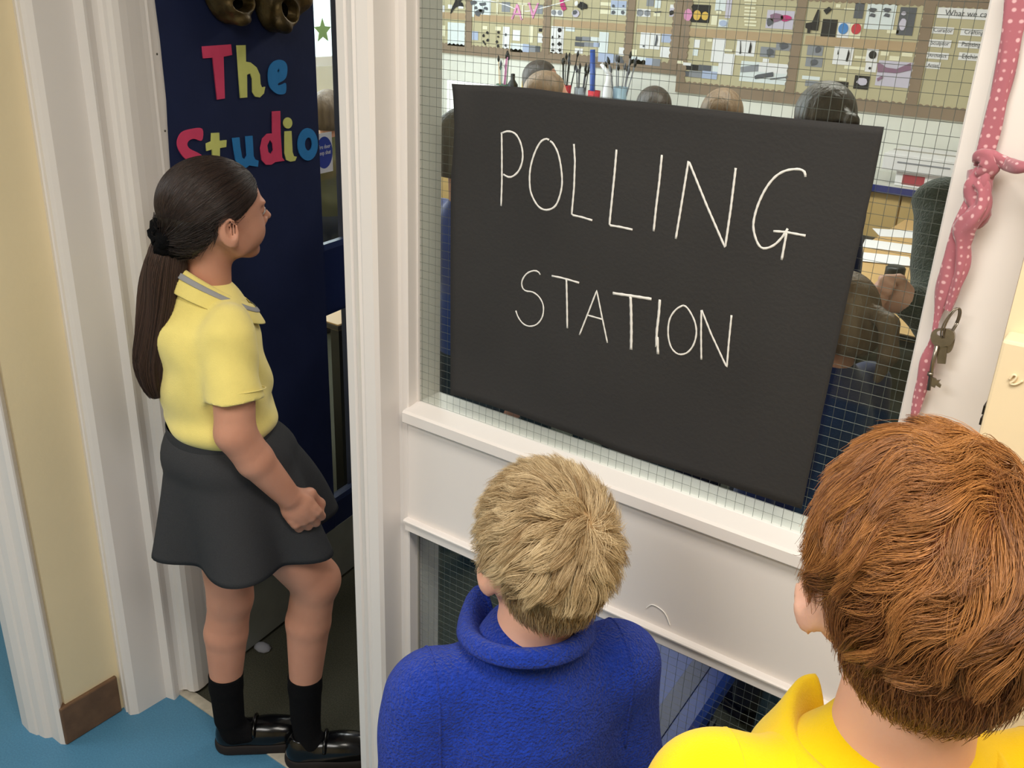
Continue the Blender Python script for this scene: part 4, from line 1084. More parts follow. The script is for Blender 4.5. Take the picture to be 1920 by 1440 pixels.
for q in (1, -1):
    seam(blt, P(-.004, q*.112, zs-.085), P(1, 0, 0)-P(0, 0, 0), np.array([0, 0, 1.0]), .2, math.pi+.5, M_fleece, r=.0016)

# ginger boy in the golden polo
gh = at_depth(1735, 1082, .68)
gb, gbt, hl2, Rg2, H2, zs2, P2_, Rt2 = child((gh[0]+.010, gh[1]-.02), math.radians(128), gh, math.radians(116), math.radians(2), 1.0, M_poloG,
    'boy with thick copper ginger hair in a golden yellow polo shirt nearest the viewer', M_skin2, False, res=.0038, k=1.1, half=.135, zf=.822)
capg = scalp_cap('hair_base', hl2, Rg2, 1.0, mat('ginger_scalp', '7A4420', 0.8), gb, .003)
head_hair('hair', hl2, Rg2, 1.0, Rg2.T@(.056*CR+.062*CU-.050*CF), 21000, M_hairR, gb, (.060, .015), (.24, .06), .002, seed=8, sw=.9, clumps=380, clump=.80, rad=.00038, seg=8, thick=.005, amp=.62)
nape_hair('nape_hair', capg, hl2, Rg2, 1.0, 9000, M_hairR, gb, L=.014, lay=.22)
collar('collar', P2_(.004, 0, zs2+.004), math.radians(128), .074, .068, .38, [(-.008, -.016), (-.002, .008), (.003, .018), (.009, .018), (.018, .004), (.028, -.014), (.036, -.030)], M_poloG, gbt, flare=fl, tilt=.012, thick=.0025)

for q in (1, -1):
    seam(gbt, P2_(-.004, q*.120, zs2-.09), P2_(1, 0, 0), np.array([0, 0, 1.0]), .2, math.pi+.5, M_poloG, r=.0009)
    seam(gbt, P2_(0, q*.165, zs2-.14), P2_(1, 0, 0), np.array([0, 0, 1.0]), 0, 6.28, M_poloG, r=.0009)
seam(shirt, G(432, 625, .092)-GB, GV, np.array([0, 0, 1.0]), math.pi-.9, math.pi+.5, M_poloY, r=.0009) if False else None
# ------------------------------------------------------------------ display boards on the classroom's back wall
M_ochre = mat('ochre_backing_paper', 'BDB394', 0.85, 0.15, var=0.04, vscale=6)
M_border = mat('brown_scalloped_card', '8F7C6B', 0.85, 0.15, var=0.06, vscale=8)
M_tan = mat('tan_border_band', 'B49A7C', 0.8, 0.15, var=0.05, vscale=8)
PAP = {k: mat('paper_'+k, v, 0.8, 0.15) for k, v in dict(white='E9E7EA', pale='DDE3E6', cream='E9E3C8', blue='AEB9D6', grey='8E9098', dark='2E2D30', mid='5E6068',
       pink='D690B8', yellow='D9B25A', mauve='8E6E86', disc_blue='4F86C6', disc_red='C6454F', lilac='C9C2D4', teal='9FC9B8', magenta='C23B7A', green='7FA07A').items()}
M_ink = PAP['dark']
def wz(px, py_): p = on_y(px, py_, BW); return p[0], p[2]
def wall_plane(off): return Matrix(((1, 0, 0, 0), (0, 0, 1, BW-off), (0, 1, 0, 0), (0, 0, 0, 1)))
def board(xl, xr, zb, zt, label, bands, sides=(True, True), first=False):
    b = box('display_board', xl, xr, BW-0.012, BW-.001, zb, zt, M_ochre, None, label=label, cat='display board', group=None)
    w_ = 0.062
    vo = [0]
    def strip(x0, x1, z0, z1, horiz, inner):  # scalloped on the inner side
        n = max(3, int((x1-x0 if horiz else z1-z0)/0.034)); pts = []
        K = n*6
        for i in range(K+1):
            t = i/K; a = abs(math.sin(t*n*math.pi))*0.009
            if horiz: pts.append((x0+(x1-x0)*t, (z1+a) if inner == 'up' else (z0-a)))
            else: pts.append(((x1+a) if inner == 'right' else (x0-a), z0+(z1-z0)*t))
        if horiz: pts += [(x1, z0), (x0, z0)] if inner == 'up' else [(x1, z1), (x0, z1)]
        else: pts += [(x0, z1), (x0, z0)] if inner == 'right' else [(x1, z1), (x1, z0)]
        poly_plate('scalloped_border', pts, [], 0.002, wall_plane(0.0135 if horiz else 0.0158), M_border, b)
    strip(xl, xr, zb, zb+0.058, True, 'up'); strip(xl, xr, zt-0.055, zt, True, 'down')
    if sides[0]: strip(xl, xl+0.050, zb+.05, zt-.05, False, 'right')
    if sides[1]: strip(xr-0.050, xr, zb+.05, zt-.05, False, 'left')
    for z0, z1 in bands: box('border_band', xl+.02, xr-.02, BW-0.016, BW-0.012, z0, z1, M_tan, b)
    return b
def colx(px): return float(wz(px, 55)[0])
zbL = float(wz(1040, 118)[1]); zbR = float(wz(1500, 196)[1])
bandL = (float(wz(1100, 53)[1]), float(wz(1100, 40)[1])); bandR = (float(wz(1400, 75)[1]), float(wz(1400, 59)[1]))
hiL = 1.98; hiR = float(wz(1600, 2)[1])+.052
up2 = [(bandL[0]+.36, bandL[0]+.40)]
xs = [colx(q) for q in (700, 887, 1034, 1190, 1278)]; xs[0] = -4.88
bA = board(xs[0], xs[1], zbL, hiL, 'leftmost ochre display board with a pale blue drawing beside the partition frame', [bandL]+up2)
bB = board(xs[1], xs[2], zbL, hiL, 'ochre display board with tiny ink shapes and a fading grey scale behind the bunting', [bandL]+up2, (False, True))
bC = board(xs[2], xs[3], zbL, hiL, 'ochre display board with two stacked dark to light tone strips', [bandL]+up2, (False, True))
bD = board(xs[3], xs[4], zbL, hiL, 'narrow ochre display board with two grey discs on a white card', [bandL]+up2, (False, True))
xr_ = [colx(q) for q in (1275, 1508, 1748, 1905)]
bE = board(xr_[0]+.015, xr_[1], zbR, hiR, 'ochre display board with a pink and yellow fruit picture and a large grey drawing', [bandR])
bF = board(xr_[1], xr_[2], zbR, hiR, 'ochre display board with a blue disc and a red disc', [bandR], (False, True))
bG = board(xr_[2], xr_[3], zbR, hiR, 'ochre display board with printed word cards headed What we call', [], (False, True))
def papers(b, sc, ox, items):
    for it in items:
        (x0, y0, x1, y1), kind, col = it[0], it[1], it[2]
        cx_, cy_ = (x0+x1)/2, (y0+y1)/2
        xa = wz(ox+x0/sc, cy_/sc)[0]; xb = wz(ox+x1/sc, cy_/sc)[0]; za = wz(ox+cx_/sc, y1/sc)[1]; zb = wz(ox+cx_/sc, y0/sc)[1]
        L = it[3] if len(it) > 3 else 0
        o = box(kind, float(xa), float(xb), BW-0.0145-L*.0012, BW-0.0135-L*.0012, float(za), float(zb), PAP[col], b)
def blob(b, sc, ox, cx_, cy_, rx, ry, col, n=20, jag=0.0, name='shape', sd=0, L=2):
    x, z = wz(ox+cx_/sc, cy_/sc); x2 = wz(ox+(cx_+rx)/sc, cy_/sc)[0]; z2 = wz(ox+cx_/sc, (cy_-ry)/sc)[1]; r_ = random.Random(sd)
    pts = []
    for i in range(n):
        t = 2*math.pi*i/n; k_ = 1+jag*(r_.random()-.5)*2
        pts.append((x+(x2-x)*k_*math.cos(t), z+(z2-z)*k_*math.sin(t)))
    poly_plate(name, pts, [], 0.0006, wall_plane(0.0152+L*.0012), PAP[col], b)
def darts(b, sc, ox, polys, col='dark', L=2):
    for pl in polys: poly_plate('drawn_shape', [tuple(map(float, wz(ox+x/sc, y/sc))) for x, y in pl][::-1], [], 0.0006, wall_plane(0.0152+L*.0012), PAP[col], b)
s1_ = 8.0
papers(bA, s1_, 820, [((175, 340, 430, 690), 'drawing', 'pale'), ((50, 380, 140, 540), 'label_card', 'cream'), ((60, 80, 130, 180), 'label_card', 'white'), ((180, 70, 240, 130), 'label_card', 'white'), ((330, 90, 410, 130), 'label_card', 'white')])
darts(bA, s1_, 820, [[(215, 200), (235, 205), (260, 150), (300, 110), (360, 90), (420, 100), (400, 40), (370, 30), (400, -20), (300, -20), (280, 40), (240, 120)]])
papers(bB, s1_, 820, [((525, -30, 820, 260), 'drawing', 'pale'), ((985, 30, 1110, 180), 'print', 'grey'), ((540, 470, 630, 600), 'print', 'blue'), ((700, 390, 770, 440), 'label_card', 'cream'), ((890, 400, 975, 455), 'label_card', 'cream'),
    ((1000, 400, 1100, 730), 'drawing', 'white'), ((1150, 450, 1260, 610), 'drawing', 'white'), ((1395, 380, 1455, 640), 'label_card', 'cream'), ((1540, 425, 1590, 475), 'print', 'dark'), ((1520, 500, 1600, 640), 'label_card', 'white'),
    ((1115, 650, 1300, 780), 'tone_strip', 'pale'), ((1300, 660, 1400, 780), 'tone_strip', 'blue', 1), ((1400, 680, 1490, 780), 'tone_strip', 'grey', 1), ((1490, 690, 1560, 780), 'tone_strip', 'mid', 1), ((1500, 70, 1600, 210), 'print', 'grey')])
for i, (a, c) in enumerate([(770, 490), (715, 535), (775, 600), (940, 485), (935, 550), (915, 625), (930, 690), (1050, 520), (1045, 680)]): blob(bB, s1_, 820, a, c, 19, 24, 'mid' if i > 6 else 'dark', 4 if i in (4, 5) else 7, .25, 'ink_shape', i)
darts(bB, s1_, 820, [[(695, 615), (745, 685), (750, 660), (715, 600)]])
for i, (a, c, r1) in enumerate([(560, 40, 45), (640, 190, 60), (700, 60, 40), (690, 170, 45), (600, 110, 30), (750, 130, 28)]): blob(bB, s1_, 820, a, c, r1, r1*.8, 'mid', 9, .45, 'ink_blot', i)
papers(bC, s1_, 1040, [((-40, 390, 40, 800), 'drawing', 'white'), ((45, 395, 150, 805), 'drawing', 'white'), ((180, 390, 320, 470), 'label_card', 'pale'), ((330, 550, 430, 615), 'tone_strip', 'mid'), ((430, 550, 560, 618), 'tone_strip', 'grey'), ((560, 555, 680, 625), 'tone_strip', 'pale'),
    ((320, 632, 460, 695), 'tone_strip', 'mid'), ((460, 634, 600, 700), 'tone_strip', 'grey'), ((600, 636, 690, 705), 'tone_strip', 'blue'), ((320, 725, 440, 800), 'label_card', 'white'), ((680, 480, 820, 800), 'drawing', 'pale'),
    ((670, 800, 900, 935), 'drawing', 'blue', 1), ((900, 820, 985, 940), 'tone_strip', 'grey', 1), ((985, 845, 1060, 945), 'tone_strip', 'mid', 1), ((980, 710, 1060, 830), 'label_card', 'white'), ((700, 35, 860, 85), 'label_card', 'cream'), ((860, 10, 1095, 115), 'print', 'blue'), ((860, 120, 1090, 225), 'print', 'pale'),
    ((700, 150, 850, 210), 'label_card', 'cream'), ((-35, 148, 145, 242), 'label_card', 'white')])
for i, (a, c, rx, ry, n_2) in enumerate([(95, 450, 28, 34, 14), (90, 545, 24, 30, 3), (90, 660, 38, 34, 4), (98, 750, 26, 32, 4), (-10, 560, 14, 30, 5), (-5, 665, 16, 24, 6), (-10, 755, 24, 16, 6), (900, 90, 24, 26, 6), (1050, 90, 14, 16, 6), (900, 185, 34, 36, 5), (1040, 185, 30, 34, 5)]): blob(bC, s1_, 1040, a, c, rx, ry, 'dark' if i < 7 else 'mid', n_2, .12, 'ink_shape', i)
blob(bC, s1_, 1040, 98, 190, 34, 38, 'grey', 16, 0, 'disc'); blob(bC, s1_, 1040, 8, 185, 34, 38, 'grey', 16, 0, 'disc')
blob(bC, s1_, 1040, 435, 85, 62, 58, 'dark', 18, .35, 'paper_flower'); blob(bC, s1_, 1040, 335, 200, 55, 58, 'lilac', 12, .1, 'paper_flower'); blob(bC, s1_, 1040, 325, 185, 32, 36, 'mid', 9, .3, 'paper_flower', L=4); blob(bC, s1_, 1040, 345, 50, 26, 40, 'white', 9, .2, 'paper_flower')
darts(bC, s1_, 1040, [[(95, -20), (110, 100), (145, 165), (200, 135), (160, 20), (145, -20)]], 'magenta')
papers(bD, s1_, 1040, [((1250, 135, 1455, 250), 'label_card', 'white'), ((1395, -10, 1505, 95), 'print', 'grey'), ((1520, -20, 1610, 120), 'label_card', 'pale'), ((1500, 190, 1600, 245), 'label_card', 'cream'), ((1300, 470, 1440, 730), 'drawing', 'white'), ((1450, 470, 1600, 740), 'drawing', 'white'), ((1620, 490, 1790, 640), 'print', 'blue'),
    ((1170, 740, 1250, 830), 'label_card', 'cream'), ((1160, 850, 1380, 960), 'drawing', 'pale'), ((1380, 870, 1490, 975), 'tone_strip', 'blue', 1), ((1490, 880, 1600, 990), 'tone_strip', 'grey', 1), ((1600, 700, 1760, 860), 'drawing', 'white'), ((1740, 120, 1815, 250), 'print', 'lilac'), ((1750, 70, 1830, 120), 'label_card', 'white')])
blob(bD, s1_, 1040, 1300, 190, 48, 50, 'grey', 18, 0, 'disc'); blob(bD, s1_, 1040, 1405, 195, 42, 46, 'grey', 18, 0, 'disc'); blob(bD, s1_, 1040, 1770, 190, 32, 40, 'dark', 9, .3, 'paper_flower'); blob(bD, s1_, 1040, 1355, 690, 16, 16, 'mid', 9, .1, 'ink_shape')
darts(bD, s1_, 1040, [[(1545, 520), (1515, 690), (1545, 685), (1565, 600), (1560, 530)], [(1520, 175), (1620, 165), (1615, 185), (1520, 195)]], 'mid')
s3_ = 7.385
papers(bE, s3_, 1260, [((180, 62, 540, 310), 'fruit_picture', 'dark'), ((615, -20, 760, 150), 'drawing', 'pale'), ((625, 140, 700, 190), 'label_card', 'cream'), ((760, -10, 835, 250), 'drawing', 'lilac'), ((560, 215, 640, 345), 'label_card', 'cream'), ((660, 270, 790, 375), 'plate_picture', 'pale'),
    ((1320, 145, 1700, 400), 'photo', 'lilac'), ((130, 548, 215, 640), 'print', 'dark'), ((108, 668, 212, 765), 'label_card', 'pale'), ((318, 548, 400, 660), 'label_card', 'white'), ((303, 675, 375, 770), 'label_card', 'pale'), ((505, 535, 570, 575), 'label_card', 'cream'), ((565, 530, 745, 860), 'drawing', 'white'),
    ((660, 740, 870, 1035), 'drawing', 'white', 1), ((740, 680, 850, 720), 'label_card', 'cream', 2), ((905, 540, 1165, 775), 'drawing', 'white'), ((1235, 650, 1440, 790), 'print', 'grey'), ((1455, 570, 1660, 700), 'print', 'grey'), ((1270, 810, 1355, 860), 'label_card', 'white'), ((85, 885, 380, 965), 'tone_strip', 'dark'), ((380, 900, 560, 985), 'tone_strip', 'mid'), ((560, 910, 650, 1000), 'tone_strip', 'pale'),
    ((75, 975, 250, 1050), 'tone_strip', 'mid', 1), ((250, 980, 430, 1070), 'tone_strip', 'grey', 1), ((430, 985, 640, 1090), 'tone_strip', 'blue', 1), ((955, 865, 1630, 1150), 'drawing', 'pale'), ((1215, 875, 1625, 1010), 'drawing', 'white', 1), ((170, 865, 280, 905), 'label_card', 'white', 2), ((90, 840, 170, 880), 'label_card', 'cream', 2)])
for i in range(8): papers(bE, s3_, 1260, [((1015+5*math.sin(i), 0+48*i, 1185-8*(i % 3), 24+48*i), 'word_strip', 'cream')])
blob(bE, s3_, 1260, 240, 205, 55, 85, 'pink', 16, .08, 'fruit_shape'); blob(bE, s3_, 1260, 365, 210, 52, 72, 'yellow', 16, .05, 'fruit_shape'); blob(bE, s3_, 1260, 475, 220, 48, 60, 'yellow', 16, .08, 'fruit_shape'); blob(bE, s3_, 1260, 725, 322, 55, 42, 'blue', 18, 0, 'plate_shape')
blob(bE, s3_, 1260, 1460, 240, 90, 60, 'mauve', 14, .2, 'cloth_shape'); blob(bE, s3_, 1260, 1590, 250, 75, 45, 'magenta', 14, .2, 'cloth_shape'); blob(bE, s3_, 1260, 1370, 300, 45, 55, 'mid', 14, .3, 'cloth_shape'); blob(bE, s3_, 1260, 1560, 630, 60, 48, 'mid', 14, .2, 'print_shape'); blob(bE, s3_, 1260, 1370, 720, 45, 55, 'mid', 14, .3, 'print_shape')
darts(bE, s3_, 1260, [[(1105, 570), (1070, 730), (1105, 735), (1120, 640)], [(962, 560), (955, 720), (945, 740), (972, 742), (970, 560)]]); darts(bE, s3_, 1260, [[(1160, 1050), (1200, 1030), (1415, 995), (1420, 1055), (1165, 1092)], [(1370, 1085), (1625, 1055), (1625, 1068), (1375, 1100)]], 'mid', 3); darts(bE, s3_, 1260, [[(965, 925), (1215, 890), (1210, 985), (965, 1000)]], 'grey', 1)
s4_ = 5.19
papers(bF, s4_, 1490, [((270, 187, 415, 375), 'print', 'dark'), ((425, 215, 540, 378), 'disc_card', 'white'), ((542, 228, 655, 375), 'disc_card', 'cream'), ((590, 30, 680, 180), 'print', 'mid'), ((700, 38, 848, 285), 'drawing', 'pale'), ((850, 42, 985, 290), 'drawing', 'pale'), ((1015, 70, 1175, 345), 'photo', 'mid'),
    ((130, 440, 285, 540), 'print', 'grey'), ((115, 555, 280, 650), 'print', 'grey'), ((385, 450, 575, 630), 'drawing', 'white'), ((705, 465, 820, 600), 'disc_card', 'white'), ((695, 605, 805, 700), 'disc_card', 'white'), ((845, 500, 925, 540), 'label_card', 'cream'), ((930, 545, 1025, 590), 'label_card', 'cream'), ((1050, 510, 1155, 550), 'label_card', 'cream'),
    ((590, 545, 700, 570), 'label_card', 'cream'), ((490, 645, 690, 675), 'label_card', 'cream'), ((805, 595, 1145, 845), 'drawing', 'lilac'), ((110, 785, 250, 840), 'tone_strip', 'grey'), ((250, 788, 380, 848), 'tone_strip', 'mid'), ((380, 792, 530, 855), 'tone_strip', 'dark'), ((80, 740, 255, 775), 'label_card', 'pale'), ((160, 840, 255, 870), 'label_card', 'white'),
    ((440, 755, 515, 785), 'label_card', 'cream'), ((585, 735, 735, 868), 'photo', 'dark'), ((410, 40, 455, 75), 'label_card', 'cream'), ((490, 80, 600, 100), 'label_card', 'cream'), ((905, 290, 1020, 325), 'label_card', 'cream')])
darts(bF, s4_, 1490, [[(235, 90), (255, 95), (250, 220), (235, 300), (165, 290), (160, 320), (130, 325), (135, 280), (115, 270), (120, 225), (180, 215)], [(290, 100), (345, 65), (375, 90), (320, 142)], [(535, 475), (505, 595), (525, 598), (545, 520)], [(432, 475), (425, 530), (438, 530)]])
blob(bF, s4_, 1490, 483, 278, 48, 54, 'disc_blue', 24, 0, 'blue_disc'); blob(bF, s4_, 1490, 608, 280, 48, 54, 'disc_red', 24, 0, 'red_disc'); blob(bF, s4_, 1490, 768, 532, 38, 40, 'dark', 20, 0, 'black_disc'); blob(bF, s4_, 1490, 740, 662, 13, 13, 'dark', 10, 0, 'black_dot')
for a in (765, 905): blob(bF, s4_, 1490, a, 95, 34, 22, 'mid', 12, .5, 'leaf_shape'); blob(bF, s4_, 1490, a, 148, 34, 18, 'mid', 12, .3, 'leaf_shape', 3)
blob(bF, s4_, 1490, 1060, 235, 34, 60, 'lilac', 12, .15, 'pale_shape'); blob(bF, s4_, 1490, 1070, 130, 24, 20, 'lilac', 10, .1, 'pale_shape'); blob(bF, s4_, 1490, 660, 790, 44, 40, 'lilac', 11, .4, 'petals'); blob(bF, s4_, 1490, 235, 480, 26, 34, 'mid', 9, .3, 'print_shape'); blob(bF, s4_, 1490, 195, 605, 34, 34, 'mid', 9, .3, 'print_shape')
darts(bF, s4_, 1490, [[(815, 605), (870, 630), (900, 655), (1000, 670), (1140, 610), (1140, 680), (1000, 710), (880, 700), (815, 700)], [(810, 760), (860, 735), (870, 755), (815, 790)]], 'mauve')
def word_card(b, x0, y0, x1, y1, s, name='word_card'):
    papers(b, s4_, 1490, [((x0, y0, x1, y1), name, 'white')])
    c = wz(1490+(x0+x1)/2/s4_, (y0+y1)/2/s4_); h_ = wz(1490+x0/s4_, y0/s4_)[1]-wz(1490+x0/s4_, y1/s4_)[1]; w_ = wz(1490+x1/s4_, y0/s4_)[0]-wz(1490+x0/s4_, y0/s4_)[0]
    sz = min(h_*.85, w_/(len(s)*.52))
    text_obj('lettering', s, float(sz), Matrix(((1, 0, 0, float(c[0])), (0, 0, -1, BW-.0155), (0, 1, 0, float(c[1])), (0, 0, 0, 1))), PAP['mid'], b)
word_card(bG, 1395, 85, 2060, 190, 'What we call it')
for q in [(1345, 262, 1555, 330, 'Curator'), (1310, 385, 1530, 460, 'Sculptor'), (1290, 510, 1505, 575, 'Architect'), (1280, 602, 1425, 668, 'Artist'), (1620, 282, 1880, 350, 'Crafting'), (1595, 400, 1850, 470, 'Painting'), (1600, 515, 1850, 590, 'Etching')]: word_card(bG, *q)

# bunting
def bt(px, py_): return on_y(px, py_, BW-.35)
M_str = PAP['white']
bunt = tube('bunting', [bt(*q) for q in smooth_pts([(890, -6), (920, 2), (950, 10), (972, 19), (990, 21), (1012, 16), (1035, 10), (1062, 2), (1100, -14)], 5)], .0028, M_str, None, nseg=5, label='string bunting with small pink and cream letters hung before the display boards', cat='bunting')
for s_, px, py_, m_ in (('I', 934, 14, 'cream'), ('A', 971, 24, 'pink'), ('T', 981, 22, 'cream'), ('V', 1001, 22, 'pink')):
    p = bt(px, py_); text_obj('bunting_letter', s_, .13, Matrix(((1, 0, 0, float(p[0])), (0, 0, -1, float(p[1])-.006), (0, 1, 0, float(p[2])), (0, 0, 0, 1))), PAP[m_], bunt, .004)

# ------------------------------------------------------------------ worktop along the back wall and what stands on it
M_edge = mat('blue_worktop_edge', '33397A', 0.5); M_top = mat('grey_worktop', 'C9C7C0', 0.5); M_ply = mat('tan_cupboard_front', 'CFAE74', 0.55, var=.06, vscale=5, stretch=(1, 1, .2))
WT = 0.82
bench = empty('worktop_unit', (-1.5, 5.2, 0), label='long worktop with a blue edge over tan cupboards against the back wall', cat='worktop')
bpy.context.view_layer.update()
def rel(o, par):
    o.parent = par; o.matrix_parent_inverse = par.matrix_world.inverted(); return o
rel(box('worktop', -4.88, 2.0, 4.965, 5.385, WT-.03, WT, M_top), bench)
rel(box('edge_strip', -4.88, 2.0, 4.957, 4.965, WT-.034, WT+.001, M_edge), bench)
for i in range(11):
    x = -4.86+i*.62
    d_ = rel(box('cupboard_door', x, x+.612, 4.985, 5.003, .09, WT-.04, M_ply, None, .002), bench)
rel(box('plinth', -4.86, 1.96, 5.02, 5.38, 0, .09, M_black), bench)
rel(box('carcass', -4.86, 1.96, 5.003, 5.385, .09, WT-.03, M_ply), bench)
def M_c(n, c, r=.35): return mat(n, c, r)
def potx(px, Y): return float(on_y(px, 160, Y)[0])
riser = box('shelf_riser', -3.85, -2.62, 5.02, 5.24, WT+.0015, WT+.10, M_top, None, .003, label='low grey riser on the worktop carrying the pots and bottles', cat='shelf')
def stand(name, px, Y, prof, m_, label, cat, inner=None, n=18):
    o = lathe(name, prof, m_, None, n, (0, 0, 0), label=label, cat=cat); o.location = (potx(px, Y), Y, WT+.10); return o
def brushes(o, n, r, h0, h1, seed, spread=.09, heads=None):
    g = random.Random(seed)
    for i in range(n):
        a = g.random()*6.28; rr = r*g.random()*.7; hh = g.uniform(h0, h1); sp = spread*g.uniform(.3, 1)
        p0 = (rr*math.cos(a), rr*math.sin(a), .02); p1 = (rr*math.cos(a)+sp*math.cos(a), rr*math.sin(a)+sp*math.sin(a), hh)
        b_ = tube('brush', [p0, p1], .0035, heads[i % len(heads)] if heads else M_black, o, nseg=6)
        pm = np.array(p1); d_ = np.array(p1)-np.array(p0); d_ /= np.linalg.norm(d_)
        tube('bristle_tip', [pm-d_*.004, pm+d_*.012, pm+d_*.035], [.005, .009, .002], M_black if i % 3 else PAP['mid'], b_, nseg=7)
M_pg = M_c('jar_green', '5E7F6C'); M_wood = M_c('pale_wood', 'C9A878', .6)
def cup(r0, r1, h): return [(r0*.2, 0), (r0, 0), (r1, h), (r1-.004, h), (r0-.004, .012), (.002, .012)]
o = stand('brush_pot', 942, 5.15, cup(.035, .042, .16), M_pg, 'green pot of upright pencils at the left end of the back worktop', 'pot'); brushes(o, 9, .035, .22, .34, 1, .03, [M_pg, M_wood, PAP['pink']])
o = stand('paint_bottle', 961, 5.1, [(.03, 0), (.034, .01), (.034, .17), (.014, .20), (.014, .235), (.002, .237)], M_black, 'squat black paint bottle left of the yellow one on the worktop', 'bottle')
o = stand('paint_bottle', 989, 5.1, [(.03, 0), (.036, .01), (.036, .20), (.015, .235), (.002, .236)], M_c('yellow_plastic', 'E9B81C'), 'yellow paint bottle with a red cap on the back worktop', 'bottle')
lathe('red_cap', [(.018, .23), (.020, .235), (.016, .27), (.006, .29), (.001, .292)], M_c('red_plastic', 'C42A3A'), o, 12)
o = stand('brush_pot', 1060, 5.1, cup(.030, .038, .20), M_c('red_plastic', 'C42A3A'), 'red pot of black-handled paint brushes nearest the yellow bottle', 'pot'); brushes(o, 8, .04, .27, .38, 4, .06)
o = stand('glass_jar', 1088, 5.16, cup(.034, .036, .19), M_c('cloudy_jar', '9FA6AE', .2), 'cloudy jar of grey brushes between the two red pots', 'jar'); brushes(o, 9, .035, .25, .31, 6, .04, [PAP['mid']])
o = stand('brush_pot', 1115, 5.08, cup(.030, .038, .19), M_c('red_plastic', 'C42A3A'), 'red pot holding a tall blue roll on the worktop', 'pot')
tube('blue_roll', [(0, 0, .02), (-.03, 0, .42)], .016, M_c('blue_roll', '2C4E9E'), o)
o = stand('spray_bottle', 1140, 5.07, [(.028, 0), (.032, .01), (.032, .19), (.016, .25), (.014, .29), (.003, .292)], PAP['white'], 'white spray bottle with a nozzle beside the jar of fine brushes', 'bottle')
tube('nozzle', [(.01, 0, .29), (-.02, 0, .31), (-.055, 0, .345)], .011, PAP['white'], o)
o = stand('glass_jar', 1164, 5.15, cup(.036, .042, .22), M_c('pale_blue_tub', 'A9C6DA', .3), 'pale blue tub full of thin grey brushes on the worktop', 'jar'); brushes(o, 16, .05, .28, .40, 9, .08, [PAP['grey']])
o = stand('paint_cup', 1190, 5.07, cup(.034, .038, .13), M_c('teal_plastic', '2E9A9E'), 'teal cup on the worktop near the dark-haired pupil', 'cup')
# cartons at the right end
c0 = on_z(1705, 344, WT+.10)
o = box('carton', -1.20, -.78, 5.02, 5.30, WT+.0015, WT+.075, PAP['white'], None, .002, label='low white and red printed carton lying on the worktop', cat='box')
box('red_print', -1.165, -1.06, 5.0185, 5.0205, WT+.012, WT+.060, M_c('red_print', 'A8454E'), o)
box('dark_stripe', -1.03, -.80, 5.0185, 5.0205, WT+.022, WT+.036, PAP['mid'], o)
o = box('carton', -1.27, -.74, 5.0, 5.33, WT+.075, WT+.155, PAP['white'], None, .002, label='long white carton lying on top of the low red printed one', cat='box')
box('print_line', -1.20, -.95, 4.9985, 5.0005, WT+.115, WT+.122, PAP['grey'], o); box('tape_strip', -1.27, -.74, 5.15, 5.19, WT+.155, WT+.1556, M_c('parcel_tape', '9A938A'), o)

# ------------------------------------------------------------------ tables and loose things in the classroom
M_ttop = mat('beech_table_top', 'C9A36B', 0.45, var=.06, vscale=5, stretch=(1, .2, 1)); M_tedge = mat('dark_table_edge', '2A241F', .5)
def table(x0, x1, y0, y1, zt, label, legs=True):
    t = empty('classroom_table', ((x0+x1)/2, (y0+y1)/2, 0), label=label, cat='table'); bpy.context.view_layer.update()
    rel(box('table_top', x0, x1, y0, y1, zt-.022, zt, M_ttop, None, .002), t); rel(box('table_edge', x0-.003, x1+.003, y0-.003, y1+.003, zt-.019, zt-.004, M_tedge), t)
    for a in (x0+.05, x1-.05):
        for b in (y0+.05, y1-.05): rel(box('table_leg', a-.018, a+.018, b-.018, b+.018, 0, zt-.022, M_black), t)
    return t
table(-1.05, .25, 3.02, 4.75, .72, 'beech table with loose white sheets beyond the right end of the black sign')
table(-3.0, -2.02, 1.95, 2.55, .70, 'beech table glimpsed through the lower pane of the navy door')
st_ = empty('stool', (-1.60, 2.86, 0), label='black square stool whose legs show under the middle of the black sign', cat='stool'); bpy.context.view_layer.update()
rel(box('seat', -1.76, -1.44, 2.70, 3.0, .42, .45, M_black, None, .005), st_)
for a in (-1.735, -1.465):
    for b in (2.725, 2.975): rel(box('leg', a-.016, a+.016, b-.016, b+.016, 0, .42, M_black), st_)
bag = box('school_bag', -1.36, -1.06, 2.72, 2.88, 0, .24, mat('black_bag_nylon', '151519', .7, bump=.3, bscale=60), None, .05, label='black school bag slumped on the carpet below the middle of the sign', cat='bag')
box('bag_pocket', -1.33, -1.09, 2.695, 2.735, .03, .16, M_black, bag, .015)
for i, (q, rz_, lab) in enumerate([((1688, 438), .5, 'furthest of the loose white sheets on the beech table'), ((1668, 462), .2, 'middle loose white sheet on the beech table'), ((1656, 486), .35, 'nearest of the loose white sheets on the beech table')]):
    p = on_z(*q, .722); o = box('paper_sheet', -.105, .105, -.074, .074, 0, .0012, PAP['white'], None, label=lab, cat='paper'); o.location = (float(p[0]), float(p[1]), .7205+.0014*i); o.rotation_euler = (0, 0, rz_)
# black tray on a trolley beyond the table's edge
tr = on_z(1622, 440, .62)
o = box('trolley', -1.62, -1.10, 4.18, 4.56, 0, .60, M_black, None, .005, label='black trolley standing just beyond the beech table edge', cat='trolley')
t_ = box('paper_tray', -1.60, -1.12, 4.20, 4.54, .60, .655, M_black, None, .004, label='black tray with a bright blue liner on the trolley', cat='tray'); box('blue_liner', -1.56, -1.15, 4.23, 4.42, .655, .658, M_c('bright_blue', '2F52D8'), t_)
